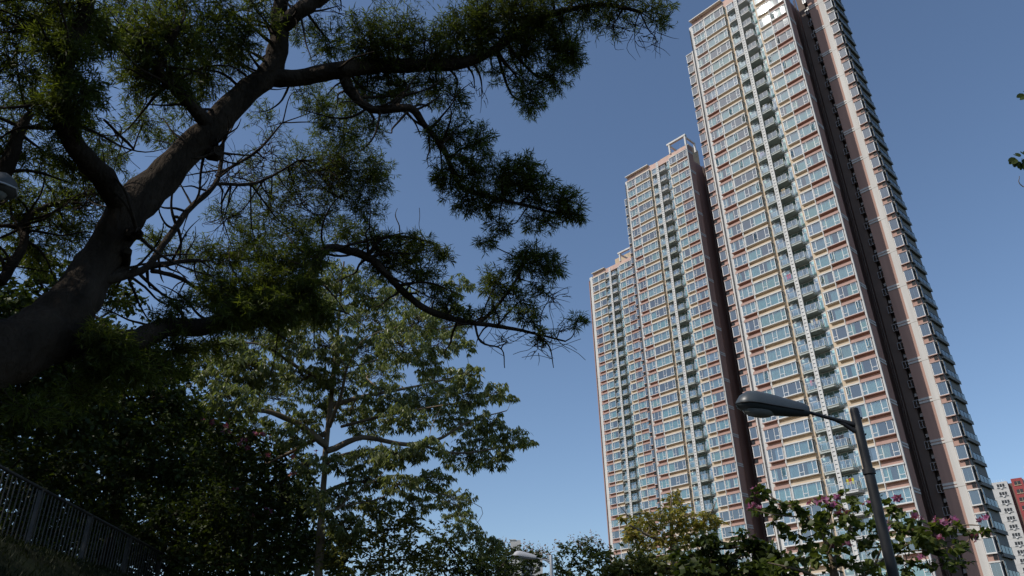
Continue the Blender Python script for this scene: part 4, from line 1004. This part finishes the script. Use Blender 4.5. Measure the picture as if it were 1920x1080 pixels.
# the largest leaves one by one
ALLP, ALLD = np.vstack(T.LP), np.vstack(T.LD)
vis = [i for i in range(len(ALLP)) if i % max(1, len(ALLP) // 290) == 0][:295]
keep = np.ones(len(ALLP), bool); keep[vis] = False
LLc, LWc = np.concatenate(T.LL), np.concatenate(T.LW)
T.LP, T.LD, T.LL, T.LW = [ALLP[keep]], [ALLD[keep]], [LLc[keep]], [LWc[keep]]
r_ = T.finish(M['bark2'], M['twig'], M['bauh'], fold=.1, droop=.1)
for i in vis:
    d_ = Vector(ALLD[i]).normalized(); up_ = (Vector((0, 0, 1)) + Vector(RNG.normal(size=3) * .5)).normalized()
    x_ = d_.cross(up_).normalized(); z_ = x_.cross(d_)
    o = link('leaf', LEAF, r_)
    mt_ = Matrix((x_, d_, z_)).transposed().to_4x4(); mt_.translation = Vector(ALLP[i] - T.base)
    s_ = random.uniform(.85, 1.25)
    o.matrix_local = mt_ @ Matrix.Scale(s_, 4)
scatter_flowers(r_, T.base, [(1404, 955), (1412, 950), (1421, 950), (1416, 918), (1521, 946), (1535, 940), (1541, 936), (1550, 938), (1570, 930), (1566, 944), (1575, 962), (1588, 964), (1564, 1018), (1585, 1022), (1712, 968), (1722, 970), (1755, 976), (1770, 982), (1778, 978), (1790, 974), (1836, 978), (1847, 972), (1756, 1009), (1764, 1008), (1829, 1011), (1683, 935), (1690, 938), (1660, 987), (1624, 945), (1728, 1045), (1418, 920)], 11.9, 2, 1.05)

# ---- tree just outside the right edge: only a spray of its leaves shows
eb = np.array([8.6, 9.0, -.05])
T = Tree('edge_tree', eb, 'spray of rounded leaves reaching in at the right edge of the sky', 'tree')
T.limb([eb, eb + [.1, 0, 2.0], eb + [.3, .1, 4.2], eb + [.4, .2, 6.0], eb + [.5, .3, 8.2]], [.12, .1, .08, .05, .02], 8)
T.limb([eb + [.3, .1, 4.2], PX(2050, 330, 11.2), PX(1960, 305, 11.1), PX(1915, 298, 11.0)], [.035, .02, .008, .004], 6)
T.limb([eb + [.3, .1, 4.0], PX(2000, 390, 11.2), PX(1918, 350, 11.1), PX(1911, 330, 11.1)], [.03, .015, .006, .003], 6)
r_ = T.finish(M['bark2'], M['twig'], M['bauh'])
BACKLIT_LEAF = LEAF.copy(); BACKLIT_LEAF.materials[0] = M['broad']  # darker leaf colour carries the backlit look of this spray
def edge_leaf(x, y, ang, s):
    o = link('leaf', BACKLIT_LEAF, r_); s *= .72
    d_ = Vector((math.cos(ang), .25, math.sin(ang))).normalized(); n_ = Vector((.1, -1, .25)).normalized(); x_ = d_.cross(n_).normalized(); n_ = x_.cross(d_)
    mt_ = Matrix((x_, d_, n_)).transposed().to_4x4(); mt_.translation = Vector(PX(x, y, 11.0) - T.base)
    o.matrix_local = mt_ @ Matrix.Scale(s, 4)
for a_ in ((1913, 294, 2.2, 1.0), (1906, 298, 3.6, 1.2), (1909, 302, 4.3, 1.25), (1918, 306, 4.5, 1.25), (1916, 300, 5.2, 1.1), (1903, 300, 4.0, 1.1), (1925, 292, 1.8, 1.1), (1930, 310, 4.8, 1.2), (1940, 300, 1.2, 1.2), (1922, 178, 3.6, 1.2), (1935, 175, 2.4, 1.2), (1950, 320, 4.6, 1.3), (1965, 300, 2.2, 1.3)): edge_leaf(*a_)
for k in range(90):
    e = unit(1)[0]; x, y = 2075 + e[0] * 115, 250 + e[2] * 220
    if x > 1955: edge_leaf(x, y, random.uniform(0, 6.3), random.uniform(.9, 1.4))
